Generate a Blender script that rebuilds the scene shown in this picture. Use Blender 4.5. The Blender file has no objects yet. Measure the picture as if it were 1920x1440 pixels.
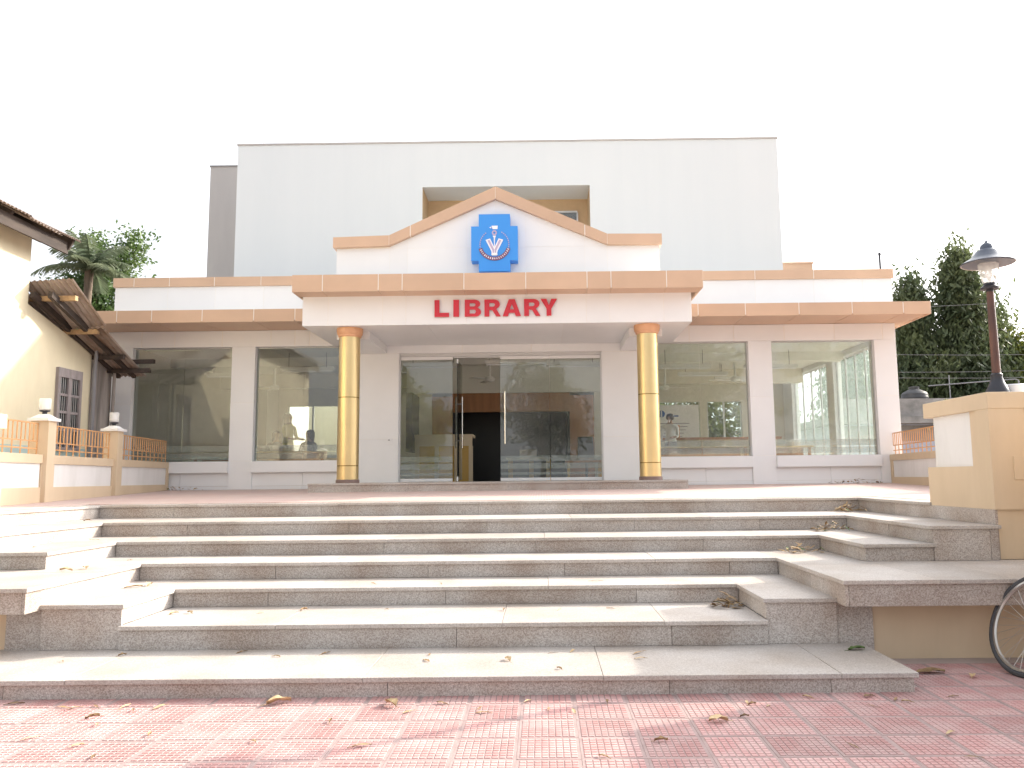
import bpy, bmesh, math, random
from mathutils import Vector, Matrix
random.seed(7)
PI = math.pi
scene = bpy.context.scene
COL = scene.collection

# ------------------------------------------------------------------ camera
def cam_rot(p, yaw, roll):
    cp, sp, cy, sy = math.cos(p), math.sin(p), math.cos(yaw), math.sin(yaw)
    fwd = Vector((-sy*cp, cy*cp, sp)); right = Vector((cy, sy, 0)); up = right.cross(fwd)
    c, s = math.cos(roll), math.sin(roll)
    return c*right+s*up, -s*right+c*up, fwd
r_, u_, f_ = cam_rot(.1165, .0066, -.0106)
cd = bpy.data.cameras.new('camera'); cam = bpy.data.objects.new('camera', cd); COL.objects.link(cam)
cd.sensor_width = 36; cd.sensor_fit = 'HORIZONTAL'; cd.lens = 1500/1920*36
cd.shift_x = -45.5/1920; cd.clip_start = .05; cd.clip_end = 2000
M = Matrix.Identity(4)
for i in range(3):
    M[i][0] = r_[i]; M[i][1] = u_[i]; M[i][2] = -f_[i]
M[2][3] = 1.30
cam.matrix_world = M
scene.camera = cam

# ------------------------------------------------------------------ sky, sun, exposure
SUN = Vector((1.73, 1.02, 1.0)).normalized()
el = math.asin(SUN.z); az = math.atan2(SUN.x, SUN.y)
w = bpy.data.worlds.new('World'); scene.world = w; w.use_nodes = True
nt = w.node_tree; bg = nt.nodes['Background']
sky = nt.nodes.new('ShaderNodeTexSky'); sky.sky_type = 'NISHITA'; sky.sun_disc = False
sky.sun_elevation = el; sky.sun_rotation = az
sky.air_density = .7; sky.dust_density = 8.0; sky.ozone_density = 1.0
hz = nt.nodes.new('ShaderNodeHueSaturation'); hz.inputs['Saturation'].default_value = .25; hz.inputs['Value'].default_value = 1.25
nt.links.new(sky.outputs[0], hz.inputs['Color']); mh = nt.nodes.new('ShaderNodeMix'); mh.data_type = 'RGBA'; mh.inputs[0].default_value = .5; mh.inputs[7].default_value = (2.95, 3.05, 3.2, 1)   # thin even haze
nt.links.new(hz.outputs[0], mh.inputs[6]); nt.links.new(mh.outputs[2], bg.inputs[0]); bg.inputs[1].default_value = .15
sl = bpy.data.lights.new('sun', 'SUN'); sl.energy = 2.2; sl.angle = math.radians(.6); sl.color = (1, .90, .76)
so = bpy.data.objects.new('sun', sl); COL.objects.link(so)
so.rotation_euler = (-SUN).to_track_quat('-Z', 'Y').to_euler(); so.location = (20, 20, 30)
vs = scene.view_settings
vs.view_transform = 'Standard'; vs.look = 'None'; vs.exposure = 1.68; vs.gamma = 1.0; vs.use_curve_mapping = False

# ------------------------------------------------------------------ materials
def N(nt, t, **kw):
    n = nt.nodes.new(t)
    for k, v in kw.items(): setattr(n, k, v)
    return n
MATS = {}
def mat(name, col, rough=.6, metal=0, var=.0, scale=6, bump=0, bscale=60, col2=None, spec=.5, detail=4, coat=0, rand=0):
    m = bpy.data.materials.new(name); m.use_nodes = True; t = m.node_tree
    b = t.nodes['Principled BSDF']; b.inputs['Roughness'].default_value = rough; b.inputs['Metallic'].default_value = metal
    b.inputs['Specular IOR Level'].default_value = spec; b.inputs['Coat Weight'].default_value = coat
    tc = N(t, 'ShaderNodeTexCoord')
    c1 = (*col, 1)
    if var or col2:
        n = N(t, 'ShaderNodeTexNoise'); n.inputs['Scale'].default_value = scale; n.inputs['Detail'].default_value = detail; n.inputs['Roughness'].default_value = .65
        t.links.new(tc.outputs['Object'], n.inputs['Vector'])
        r = N(t, 'ShaderNodeValToRGB'); r.color_ramp.elements[0].position = .3; r.color_ramp.elements[1].position = .7
        c2 = (*col2, 1) if col2 else (*[min(1, c*(1+var)) for c in col], 1)
        c1b = c1 if col2 else (*[c*(1-var) for c in col], 1)
        r.color_ramp.elements[0].color = c1b; r.color_ramp.elements[1].color = c2
        t.links.new(n.outputs['Fac'], r.inputs[0]); out = r.outputs[0]
        if rand:
            oi = N(t, 'ShaderNodeObjectInfo'); hs = N(t, 'ShaderNodeHueSaturation')
            mr = N(t, 'ShaderNodeMapRange'); mr.inputs[3].default_value = 1-rand; mr.inputs[4].default_value = 1+rand
            t.links.new(oi.outputs['Random'], mr.inputs[0]); t.links.new(mr.outputs[0], hs.inputs['Value']); t.links.new(out, hs.inputs['Color']); out = hs.outputs[0]
        t.links.new(out, b.inputs['Base Color'])
    else:
        b.inputs['Base Color'].default_value = c1
    if bump:
        n2 = N(t, 'ShaderNodeTexNoise'); n2.inputs['Scale'].default_value = bscale; n2.inputs['Detail'].default_value = 5
        t.links.new(tc.outputs['Object'], n2.inputs['Vector'])
        bp = N(t, 'ShaderNodeBump'); bp.inputs['Strength'].default_value = bump; bp.inputs['Distance'].default_value = .01
        t.links.new(n2.outputs['Fac'], bp.inputs['Height']); t.links.new(bp.outputs[0], b.inputs['Normal'])
    MATS[name] = m
    return m
def granite(name, base, dark, light, rough, stain):
    m = mat(name, base, rough, spec=.3); t = m.node_tree; b = t.nodes['Principled BSDF']; tc = N(t, 'ShaderNodeTexCoord')
    g = N(t, 'ShaderNodeNewGeometry')
    v = N(t, 'ShaderNodeTexVoronoi'); v.inputs['Scale'].default_value = 150
    n = N(t, 'ShaderNodeTexNoise'); n.inputs['Scale'].default_value = 2.2; n.inputs['Detail'].default_value = 6
    n3 = N(t, 'ShaderNodeTexNoise'); n3.inputs['Scale'].default_value = 260; n3.inputs['Detail'].default_value = 2
    for q in (v, n, n3): t.links.new(g.outputs['Position'], q.inputs['Vector'])
    r = N(t, 'ShaderNodeValToRGB'); e = r.color_ramp.elements
    e[0].position = .12; e[0].color = (*dark, 1); e[1].position = .85; e[1].color = (*light, 1)
    em = e.new(.45); em.color = (*base, 1)
    sp = N(t, 'ShaderNodeSeparateColor'); t.links.new(v.outputs['Color'], sp.inputs[0])
    mx = N(t, 'ShaderNodeMath', operation='ADD'); mm = N(t, 'ShaderNodeMath', operation='MULTIPLY'); mm.inputs[1].default_value = .5
    mm2 = N(t, 'ShaderNodeMath', operation='MULTIPLY'); mm2.inputs[1].default_value = .5
    t.links.new(sp.outputs[0], mm.inputs[0]); t.links.new(n3.outputs['Fac'], mm2.inputs[0])
    t.links.new(mm.outputs[0], mx.inputs[0]); t.links.new(mm2.outputs[0], mx.inputs[1]); t.links.new(mx.outputs[0], r.inputs[0])
    mixc = N(t, 'ShaderNodeMix', data_type='RGBA', blend_type='MULTIPLY')
    r2 = N(t, 'ShaderNodeValToRGB'); r2.color_ramp.elements[0].position = .3; r2.color_ramp.elements[0].color = (*stain, 1)
    r2.color_ramp.elements[1].position = .62; r2.color_ramp.elements[1].color = (1, 1, 1, 1)
    t.links.new(n.outputs['Fac'], r2.inputs[0]); mixc.inputs[0].default_value = .8
    t.links.new(r.outputs[0], mixc.inputs[6]); t.links.new(r2.outputs[0], mixc.inputs[7])
    oi = N(t, 'ShaderNodeObjectInfo'); hs = N(t, 'ShaderNodeHueSaturation'); mr = N(t, 'ShaderNodeMapRange')
    mr.inputs[3].default_value = .90; mr.inputs[4].default_value = 1.08
    t.links.new(oi.outputs['Random'], mr.inputs[0]); t.links.new(mr.outputs[0], hs.inputs['Value']); t.links.new(mixc.outputs[2], hs.inputs['Color'])
    t.links.new(hs.outputs[0], b.inputs['Base Color'])
    return m
def glass(name, tint, refl=1.0, dust_veil=.01):
    m = bpy.data.materials.new(name); m.use_nodes = True; t = m.node_tree; t.nodes.clear()
    o = N(t, 'ShaderNodeOutputMaterial'); mx = N(t, 'ShaderNodeMixShader'); tr = N(t, 'ShaderNodeBsdfTransparent'); gl = N(t, 'ShaderNodeBsdfGlossy')
    tr.inputs[0].default_value = (*tint, 1); gl.inputs['Roughness'].default_value = .004
    fr = N(t, 'ShaderNodeFresnel'); fr.inputs[0].default_value = 1.5
    mu = N(t, 'ShaderNodeMath', operation='MULTIPLY'); mu.inputs[1].default_value = refl; mu.use_clamp = True
    n = N(t, 'ShaderNodeTexNoise'); n.inputs['Scale'].default_value = .9; n.inputs['Detail'].default_value = 1
    g = N(t, 'ShaderNodeNewGeometry'); t.links.new(g.outputs['Position'], n.inputs['Vector'])
    bp = N(t, 'ShaderNodeBump'); bp.inputs['Strength'].default_value = .05; bp.inputs['Distance'].default_value = .02
    t.links.new(n.outputs['Fac'], bp.inputs['Height']); t.links.new(bp.outputs[0], gl.inputs['Normal'])
    df = N(t, 'ShaderNodeBsdfDiffuse'); df.inputs[0].default_value = (.75, .77, .76, 1); m0 = N(t, 'ShaderNodeMixShader'); nd = N(t, 'ShaderNodeTexNoise'); nd.inputs['Scale'].default_value = 1.1; nd.inputs['Detail'].default_value = 6; nd.inputs['Roughness'].default_value = .6  # dusty diffuse film, mixed in to lift the dark view through the glass
    t.links.new(g.outputs['Position'], nd.inputs['Vector']); mrd = N(t, 'ShaderNodeMapRange'); mrd.inputs[1].default_value = .35; mrd.inputs[2].default_value = .75; mrd.inputs[3].default_value = dust_veil*.5; mrd.inputs[4].default_value = dust_veil*1.8; t.links.new(nd.outputs['Fac'], mrd.inputs[0]); t.links.new(mrd.outputs[0], m0.inputs[0]); t.links.new(tr.outputs[0], m0.inputs[1]); t.links.new(df.outputs[0], m0.inputs[2])
    t.links.new(fr.outputs[0], mu.inputs[0]); t.links.new(mu.outputs[0], mx.inputs[0]); t.links.new(m0.outputs[0], mx.inputs[1]); t.links.new(gl.outputs[0], mx.inputs[2]); t.links.new(mx.outputs[0], o.inputs[0])
    MATS[name] = m; return m
def frosted(name, col, alpha, back=False):
    m = bpy.data.materials.new(name); m.use_nodes = True; t = m.node_tree; t.nodes.clear()
    o = N(t, 'ShaderNodeOutputMaterial'); mx = N(t, 'ShaderNodeMixShader'); tr = N(t, 'ShaderNodeBsdfTransparent'); d = N(t, 'ShaderNodeBsdfTranslucent' if back else 'ShaderNodeBsdfDiffuse'); d.inputs[0].default_value = (*col, 1)
    mx.inputs[0].default_value = alpha
    t.links.new(tr.outputs[0], mx.inputs[1]); t.links.new(d.outputs[0], mx.inputs[2]); t.links.new(mx.outputs[0], o.inputs[0])
    MATS[name] = m; return m
def leafmat(name, c1, c2, trans=.35, scale=.6):
    m = bpy.data.materials.new(name); m.use_nodes = True; t = m.node_tree; t.nodes.clear()
    o = N(t, 'ShaderNodeOutputMaterial'); mx = N(t, 'ShaderNodeMixShader'); tl = N(t, 'ShaderNodeBsdfTranslucent'); d = N(t, 'ShaderNodeBsdfPrincipled'); d.inputs['Roughness'].default_value = .5
    n = N(t, 'ShaderNodeTexNoise'); n.inputs['Scale'].default_value = scale; n.inputs['Detail'].default_value = 8; n.inputs['Roughness'].default_value = .8
    g = N(t, 'ShaderNodeNewGeometry'); t.links.new(g.outputs['Position'], n.inputs['Vector'])
    r = N(t, 'ShaderNodeValToRGB'); r.color_ramp.elements[0].position = .35; r.color_ramp.elements[1].position = .65
    r.color_ramp.elements[0].color = (*c1, 1); r.color_ramp.elements[1].color = (*c2, 1)
    t.links.new(n.outputs['Fac'], r.inputs[0]); t.links.new(r.outputs[0], d.inputs['Base Color']); t.links.new(r.outputs[0], tl.inputs[0])
    mx.inputs[0].default_value = trans
    t.links.new(d.outputs[0], mx.inputs[1]); t.links.new(tl.outputs[0], mx.inputs[2]); t.links.new(mx.outputs[0], o.inputs[0])
    MATS[name] = m; return m
def tilegrid(name, c1, c2, mortar, size):
    m = mat(name, c1, .7); t = m.node_tree; b = t.nodes['Principled BSDF']; g = N(t, 'ShaderNodeNewGeometry')
    def brick(s, ms, off):
        br = N(t, 'ShaderNodeTexBrick'); br.offset = off; br.inputs['Scale'].default_value = 1; br.inputs['Brick Width'].default_value = s; br.inputs['Row Height'].default_value = s
        br.inputs['Mortar Size'].default_value = ms; br.inputs['Color1'].default_value = (*c1, 1); br.inputs['Color2'].default_value = (*c2, 1); br.inputs['Mortar'].default_value = (*mortar, 1)
        t.links.new(g.outputs['Position'], br.inputs['Vector']); return br
    a = brick(size, .006, 0); s = brick(size/8, .004, 0)
    mx = N(t, 'ShaderNodeMix', data_type='RGBA'); t.links.new(s.outputs['Fac'], mx.inputs[0]); t.links.new(a.outputs['Color'], mx.inputs[6]); mx.inputs[7].default_value = (*mortar, 1)
    n = N(t, 'ShaderNodeTexNoise'); n.inputs['Scale'].default_value = 1.3; n.inputs['Detail'].default_value = 6; t.links.new(g.outputs['Position'], n.inputs['Vector'])
    mx2 = N(t, 'ShaderNodeMix', data_type='RGBA'); mr = N(t, 'ShaderNodeMapRange'); mr.inputs[1].default_value = .35; mr.inputs[2].default_value = .7; mr.inputs[4].default_value = .55
    t.links.new(n.outputs['Fac'], mr.inputs[0]); t.links.new(mr.outputs[0], mx2.inputs[0]); t.links.new(mx.outputs[2], mx2.inputs[6]); mx2.inputs[7].default_value = (.54, .46, .42, 1)
    t.links.new(mx2.outputs[2], b.inputs['Base Color'])
    return m
def streaked(name, base, streak, rough=.8, sc=(3, 3, .5)):
    m = mat(name, base, rough); t = m.node_tree; b = t.nodes['Principled BSDF']; tc = N(t, 'ShaderNodeTexCoord'); mp = N(t, 'ShaderNodeMapping'); mp.inputs['Scale'].default_value = sc
    n = N(t, 'ShaderNodeTexNoise'); n.inputs['Scale'].default_value = 1; n.inputs['Detail'].default_value = 7; n.inputs['Roughness'].default_value = .65
    t.links.new(tc.outputs['Object'], mp.inputs[0]); t.links.new(mp.outputs[0], n.inputs['Vector'])
    r = N(t, 'ShaderNodeValToRGB'); r.color_ramp.elements[0].position = .35; r.color_ramp.elements[0].color = (*streak, 1); r.color_ramp.elements[1].position = .6; r.color_ramp.elements[1].color = (*base, 1)
    t.links.new(n.outputs['Fac'], r.inputs[0]); t.links.new(r.outputs[0], b.inputs['Base Color']); return m

W = mat('white_cladding', (.79, .80, .815), .38, var=.03, scale=.7, spec=.4, rand=.02)
PEACH = mat('peach_cladding', (.59, .41, .29), .4, var=.07, scale=.8, spec=.35, rand=.035)
SEAL = mat('white_sealant', (.8, .78, .74), .6)
BLOCK = streaked('pale_wall_paint', (.74, .785, .805), (.72, .768, .79), .75, (1.4, 1.4, .10))
GREYW = streaked('grey_wall_paint', (.52, .50, .48), (.46, .44, .43), .8, (.8, .8, .15))
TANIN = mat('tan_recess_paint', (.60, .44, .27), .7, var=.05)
RISER = granite('granite_riser', (.43, .39, .36), (.24, .205, .185), (.64, .61, .58), .45, (.72, .62, .55))
TREAD = granite('granite_tread', (.47, .43, .40), (.33, .29, .27), (.60, .57, .54), .48, (.80, .74, .68))
CORE = mat('mortar', (.34, .29, .26), .9, var=.1)
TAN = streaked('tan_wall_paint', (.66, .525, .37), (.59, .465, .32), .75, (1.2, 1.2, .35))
PANELW = streaked('white_panel_paint', (.78, .77, .76), (.69, .68, .66), .7, (2, 2, .5))
RAILP = mat('peach_rail_paint', (.62, .34, .16), .5, var=.08, scale=20)
TILE = mat('pink_tile', (.42, .195, .185), .75, scale=4.0, col2=(.49, .35, .335), rand=.15, bump=.15, bscale=90, detail=7)
TILEB = mat('tile_groove_dust', (.34, .25, .24), .9, var=.15, scale=9)
GROUT = mat('plaza_bed', (.42, .35, .33), .9, var=.12, scale=5)
TERR = tilegrid('terrace_tiles', (.54, .36, .32), (.51, .31, .28), (.56, .47, .43), .3)
EARTH = mat('dusty_earth', (.30, .23, .17), .95, var=.2, scale=.6, bump=.3, bscale=8)
CREAM = streaked('cream_lime_wash', (.74, .67, .49), (.66, .585, .42), .85, (1.3, 1.3, .4))
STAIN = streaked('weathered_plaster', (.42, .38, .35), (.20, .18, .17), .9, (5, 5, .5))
TEAL = streaked('pale_teal_dado', (.45, .58, .56), (.36, .46, .45), .85, (3, 3, 1))
SHEET = streaked('old_corrugated_iron', (.42, .36, .32), (.20, .13, .09), .6, (2, .6, 2)); SHEET.node_tree.nodes['Principled BSDF'].inputs['Metallic'].default_value = .25
WOOD = streaked('old_dark_timber', (.065, .048, .04), (.035, .026, .022), .85, (8, 1, 8))
WOODL = streaked('old_light_timber', (.45, .30, .16), (.30, .19, .10), .8, (8, 1, 8))
GREYT = streaked('grey_painted_timber', (.33, .29, .29), (.22, .19, .19), .8, (8, 8, 1.5))
DARK = mat('painted_void', (.02, .02, .022), .7)  # near-black colour standing in for unlit depth
GOLD = mat('gold_paint', (.74, .57, .29), .33, metal=.75, var=.05, scale=2)
GOLDD = mat('gold_joint', (.28, .18, .04), .4, metal=.5)
CAPP = mat('peach_capital', (.66, .36, .20), .4)
BASEB = mat('column_base_stone', (.22, .15, .13), .5)
RED = mat('red_acrylic', (.56, .018, .035), .3)
BLUE = mat('blue_acrylic', (.045, .29, .80), .45)
EMW = mat('emblem_white', (.85, .85, .88), .5)
EML = mat('emblem_lilac', (.50, .42, .60), .5)
EMD = mat('emblem_maroon', (.20, .08, .16), .5)
STEEL = mat('steel', (.75, .75, .74), .25, metal=1)
ALU = mat('aluminium', (.62, .62, .62), .4, metal=.6)
GLASS = glass('window_glass', (.94, .97, .95), 1.6, .07)
GLASSC = glass('clear_glass', (.93, .97, .95), 1.0)
JAR = glass('lamp_jar_glass', (.92, .92, .90), 1.6)
FROST = frosted('frost_film', (.74, .77, .76), .30)
DUSTY_VEIL = frosted('dusty_veil_glass', (.70, .82, .79), .10, True)  # dusty translucent film, added so the side panes read bright
GLOBE = frosted('dusty_globe', (.85, .84, .82), .5)
IRON = mat('black_iron', (.030, .032, .042), .42, metal=.3, spec=.6)
RUSTP = streaked('rusty_pole', (.14, .06, .04), (.07, .035, .03), .5, (10, 10, 2))
SHADEW = mat('lamp_shade_lining', (.70, .62, .56), .6)
RUBBER = mat('tyre_rubber', (.055, .055, .06), .75, var=.15, scale=20)
RIM = mat('dull_chrome', (.55, .53, .50), .4, metal=.9)
BPAINT = mat('bicycle_black_paint', (.02, .022, .03), .35)
LEATHER = mat('saddle_leather', (.07, .035, .02), .6)
LEAFD = mat('dry_leaf', (.20, .11, .045), .7, scale=14, col2=(.46, .32, .16), rand=.3)
LEAFT = mat('tan_leaf', (.45, .31, .16), .7, scale=14, col2=(.60, .46, .28), rand=.2)
LEAFG = mat('green_leaf', (.06, .12, .03), .5, scale=14, col2=(.13, .18, .05))
F_DARK = leafmat('ashoka_foliage', (.042, .070, .040), (.17, .20, .085), .40)
F_YEL = leafmat('yellow_green_foliage', (.10, .13, .025), (.24, .25, .05), .45)
F_MID = leafmat('mid_green_foliage', (.045, .095, .03), (.13, .19, .055), .4)
F_PALM = leafmat('palm_foliage', (.09, .13, .08), (.22, .25, .15), .4)
BARK = streaked('bark', (.16, .12, .09), (.08, .06, .045), .9, (6, 6, 1))
CONC = streaked('grey_concrete', (.34, .33, .33), (.17, .17, .17), .9, (1, 1, 1.5))
BLUEW = streaked('blue_wash_wall', (.50, .54, .66), (.42, .45, .55), .85, (1, 1, .4))
TANK = mat('black_tank_plastic', (.05, .05, .055), .5, var=.2)
PIPE = mat('grey_pipe', (.24, .24, .26), .5)
CABLE = mat('cable', (.22, .22, .24), .6)
FLOORI = mat('interior_floor', (.58, .54, .48), .2, var=.06)
CEILI = mat('interior_ceiling', (.80, .79, .74), .8)
WALLI = mat('interior_wall', (.70, .66, .56), .8, var=.03)
BROWNP = streaked('brown_veneer', (.42, .20, .09), (.33, .15, .065), .45, (6, 6, .6))
DESK = mat('cream_laminate', (.66, .54, .38), .4)
DESKY = mat('yellow_laminate', (.62, .38, .09), .45)
BLACKP = mat('black_panel', (.025, .025, .028), .35)
TUBE = mat('lamp_casing', (.75, .75, .72), .5)
SKIN = mat('skin', (.22, .12, .075), .55)
HAIR = mat('black_hair', (.012, .010, .010), .5)
SHIRTW = mat('white_shirt', (.70, .70, .70), .8, var=.05)
SHIRTY = mat('olive_yellow_cloth', (.36, .34, .06), .8, var=.1)
CLOTHD = mat('dark_cloth', (.03, .03, .04), .8)
CLOTHG = mat('grey_cloth', (.10, .10, .13), .8)
PAPER = mat('poster_paper', (.78, .79, .82), .6)
INKB = mat('poster_blue', (.04, .13, .40), .6)
INKG = mat('poster_grey', (.20, .20, .24), .6)
INKO = mat('poster_orange', (.65, .28, .10), .6)

# ------------------------------------------------------------------ mesh helpers
class MB:
    def __init__(s): s.v = []; s.f = []; s.mi = []; s.cur = 0
    def add(s, vs, fs):
        o = len(s.v); s.v += [tuple(p) for p in vs]
        for f in fs: s.f.append(tuple(i+o for i in f)); s.mi.append(s.cur)
        return s
    def box(s, x0, x1, y0, y1, z0, z1):
        return s.add([(x0,y0,z0),(x1,y0,z0),(x1,y1,z0),(x0,y1,z0),(x0,y0,z1),(x1,y0,z1),(x1,y1,z1),(x0,y1,z1)],
            [(0,3,2,1),(4,5,6,7),(0,1,5,4),(1,2,6,5),(2,3,7,6),(3,0,4,7)])
    def hexa(s, p):   # 8 points bottom 4 ccw, top 4 ccw
        return s.add(p, [(0,3,2,1),(4,5,6,7),(0,1,5,4),(1,2,6,5),(2,3,7,6),(3,0,4,7)])
    def bar(s, a, b, wx, wy=None, up=(0,0,1)):
        a = Vector(a); b = Vector(b); wy = wy or wx; d = (b-a).normalized(); u = Vector(up)
        if abs(d.dot(u)) > .98: u = Vector((1, 0, 0))
        r = d.cross(u).normalized()*wx/2; q = r.cross(d).normalized()*wy/2
        return s.hexa([a-r-q, a+r-q, a+r+q, a-r+q, b-r-q, b+r-q, b+r+q, b-r+q])
    def tube(s, pts, r, n=8, close=True):
        pts = [Vector(p) for p in pts]; rs = r if isinstance(r, (list, tuple)) else [r]*len(pts); o = len(s.v); prev = None
        for i, p in enumerate(pts):
            d = (pts[min(i+1, len(pts)-1)]-pts[max(i-1, 0)]).normalized()
            u = prev if prev else (Vector((0,0,1)) if abs(d.z) < .9 else Vector((1,0,0)))
            a = d.cross(u).normalized(); b = a.cross(d).normalized(); prev = b
            for k in range(n):
                t = 2*PI*k/n; s.v.append(tuple(p+a*rs[i]*math.cos(t)+b*rs[i]*math.sin(t)))
        for i in range(len(pts)-1):
            for k in range(n):
                s.f.append((o+i*n+k, o+(i+1)*n+k, o+(i+1)*n+(k+1) % n, o+i*n+(k+1) % n)); s.mi.append(s.cur)
        if close:
            s.f.append(tuple(o+k for k in range(n))); s.mi.append(s.cur)
            s.f.append(tuple(o+(len(pts)-1)*n+k for k in reversed(range(n)))); s.mi.append(s.cur)
        return s
    def lathe(s, prof, n=24, c=(0,0,0), cap=True):
        o = len(s.v)
        for (r, z) in prof:
            for k in range(n):
                t = 2*PI*k/n; s.v.append((c[0]+r*math.cos(t), c[1]+r*math.sin(t), c[2]+z))
        for i in range(len(prof)-1):
            for k in range(n):
                s.f.append((o+i*n+k, o+i*n+(k+1) % n, o+(i+1)*n+(k+1) % n, o+(i+1)*n+k)); s.mi.append(s.cur)
        if cap:
            s.f.append(tuple(o+k for k in reversed(range(n)))); s.mi.append(s.cur)
            s.f.append(tuple(o+(len(prof)-1)*n+k for k in range(n))); s.mi.append(s.cur)
        return s
    def prism(s, poly, y0, y1):   # polygon in xz (ccw seen from -y), extruded in y
        n = len(poly); vs = [(x, y0, z) for x, z in poly]+[(x, y1, z) for x, z in poly]
        fs = [tuple(range(n)), tuple(reversed(range(n, 2*n)))]+[(i, i+n, (i+1) % n+n, (i+1) % n) for i in range(n)]
        return s.add(vs, fs)
    def mesh(s, name, mats, smooth=False):
        me = bpy.data.meshes.new(name); me.from_pydata(s.v, [], s.f)
        for m in (mats if isinstance(mats, list) else [mats]): me.materials.append(m)
        if any(s.mi): me.polygons.foreach_set('material_index', s.mi)
        if smooth:
            me.polygons.foreach_set('use_smooth', [True]*len(me.polygons))
        me.update(); return me
def new(name, me, parent=None, loc=None):
    o = bpy.data.objects.new(name, me); COL.objects.link(o)
    if parent: o.parent = parent
    if loc: o.location = loc
    return o
def part(name, mb, m, parent=None, smooth=False, bevel=0, seg=2, label=None):
    o = new(name, mb.mesh(name, m, smooth), parent)
    if smooth:
        mod = o.modifiers.new('es', 'EDGE_SPLIT'); mod.split_angle = math.radians(40)
    if bevel:
        b = o.modifiers.new('bv', 'BEVEL'); b.width = bevel; b.segments = seg; b.limit_method = 'ANGLE'
    if label: o['label'] = label
    return o
def tag(o, label=None, cat=None, group=None, kind=None):
    if label: o['label'] = label
    if cat: o['category'] = cat
    if group: o['group'] = group
    if kind: o['kind'] = kind
    return o
def empty(name, loc, label, cat, group=None, rz=0):
    o = new(name, None); o.location = loc; o.rotation_euler.z = rz
    return tag(o, label, cat, group)
def bx(*a): return MB().box(*a)

# world-space empties keep parts in world coordinates: put the empty at a base point and offset the parts
def root(name, base, label, cat, group=None):
    return empty(name, base, label, cat, group)
def wpart(name, mb, m, r, **kw):      # mesh given in world coordinates, parented to r (an Empty or part at r.location)
    b = base_of(r)
    mb.v = [(x-b.x, y-b.y, z-b.z) for x, y, z in mb.v]
    return part(name, mb, m, r, **kw)
def base_of(o):
    p = Vector((0, 0, 0))
    while o: p += o.location; o = o.parent
    return p

# ------------------------------------------------------------------ ground
g = part('ground', MB().add([(-400,-400,-.02),(400,-400,-.02),(400,600,-.02),(-400,600,-.02)], [(0,1,2,3)]), EARTH); tag(g, kind='structure')
plaza = part('plaza', bx(-14, 14, -9, 5.95, -.30, -.0055), GROUT); tag(plaza, kind='structure')
# chequered tiles: eight by eight raised squares in each
S = .303; tm = MB(); tm.cur = 0
tm.box(-S/2+.0002, S/2-.0002, -S/2+.0002, S/2-.0002, -.012, -.0032)
tm.cur = 1; q = (S-.026)/8
for i in range(8):
    for j in range(8):
        x0 = -S/2+.013+i*q+.0026; x1 = x0+q-.0052; y0 = -S/2+.013+j*q+.0026; y1 = y0+q-.0052; e = .0018
        tm.add([(x0,y0,-.0035),(x1,y0,-.0035),(x1,y1,-.0035),(x0,y1,-.0035),(x0+e,y0+e,0),(x1-e,y0+e,0),(x1-e,y1-e,0),(x0+e,y1-e,0)], [(4,5,6,7),(0,1,5,4),(1,2,6,5),(2,3,7,6),(3,0,4,7)])
TME = tm.mesh('tile', [TILEB, TILE])
far = MB(); cnt = 0
for i in range(-32, 33):
    for j in range(-10, 16):
        x = .015+i*.3045; y = 1.62+j*.3045
        if y > 5.80 or (y > 5.1 and -4.0 < x < 2.30): continue
        vis = (y > 3.35 and abs(x+.05) < .67*y+.2)
        if vis and cnt < 298:
            o = new('tile', TME, plaza); o.location = (x, y, random.uniform(-.0012, .0012)); o.rotation_euler = (random.gauss(0,.0015), random.gauss(0,.0015), random.choice((0, PI/2, PI, -PI/2))); cnt += 1
        elif abs(x) < 9 and y > -1.5:
            far.cur = 0; far.box(x-S/2+.002, x+S/2-.002, y-S/2+.002, y+S/2-.002, -.011, -.003)
fo = part('tile_field', far, TERR, plaza); fo['kind'] = 'stuff'

# ------------------------------------------------------------------ terrace
ZT0, ZT1, YT, YB = 1.02, 1.125, 9.8, 16.0
def zt(y): return ZT0 if y < YT else ZT0+(ZT1-ZT0)*min(1, (y-YT)/(YB-YT))
t = MB()
t.hexa([(-5.38,YT+.3,0),(3.80,YT+.3,0),(3.80,15.99,0),(-5.38,15.99,0),(-5.38,YT+.3,zt(YT+.3)),(3.80,YT+.3,zt(YT+.3)),(3.80,15.99,ZT1),(-5.38,15.99,ZT1)])
t.hexa([(4.12,6.9,0),(9,6.9,0),(9,YT+.3,0),(4.12,YT+.3,0),(4.12,6.9,ZT0),(9,6.9,ZT0),(9,YT+.3,zt(YT+.3)),(4.12,YT+.3,zt(YT+.3))])
t.hexa([(3.80,YT+.3,0),(9,YT+.3,0),(9,15.99,0),(3.80,15.99,0),(3.80,YT+.3,zt(YT+.3)),(9,YT+.3,zt(YT+.3)),(9,15.99,ZT1),(3.80,15.99,ZT1)])
t.hexa([(-8.25,6.9,0),(-5.7,6.9,0),(-5.7,YT+.3,0),(-8.25,YT+.3,0),(-8.25,6.9,ZT0),(-5.7,6.9,ZT0),(-5.7,YT+.3,zt(YT+.3)),(-8.25,YT+.3,zt(YT+.3))])
t.hexa([(-8.25,YT+.3,0),(-5.38,YT+.3,0),(-5.38,15.99,0),(-8.25,15.99,0),(-8.25,YT+.3,zt(YT+.3)),(-5.38,YT+.3,zt(YT+.3)),(-5.38,15.99,ZT1),(-8.25,15.99,ZT1)])
tag(part('terrace', t, TERR), kind='structure')

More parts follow.
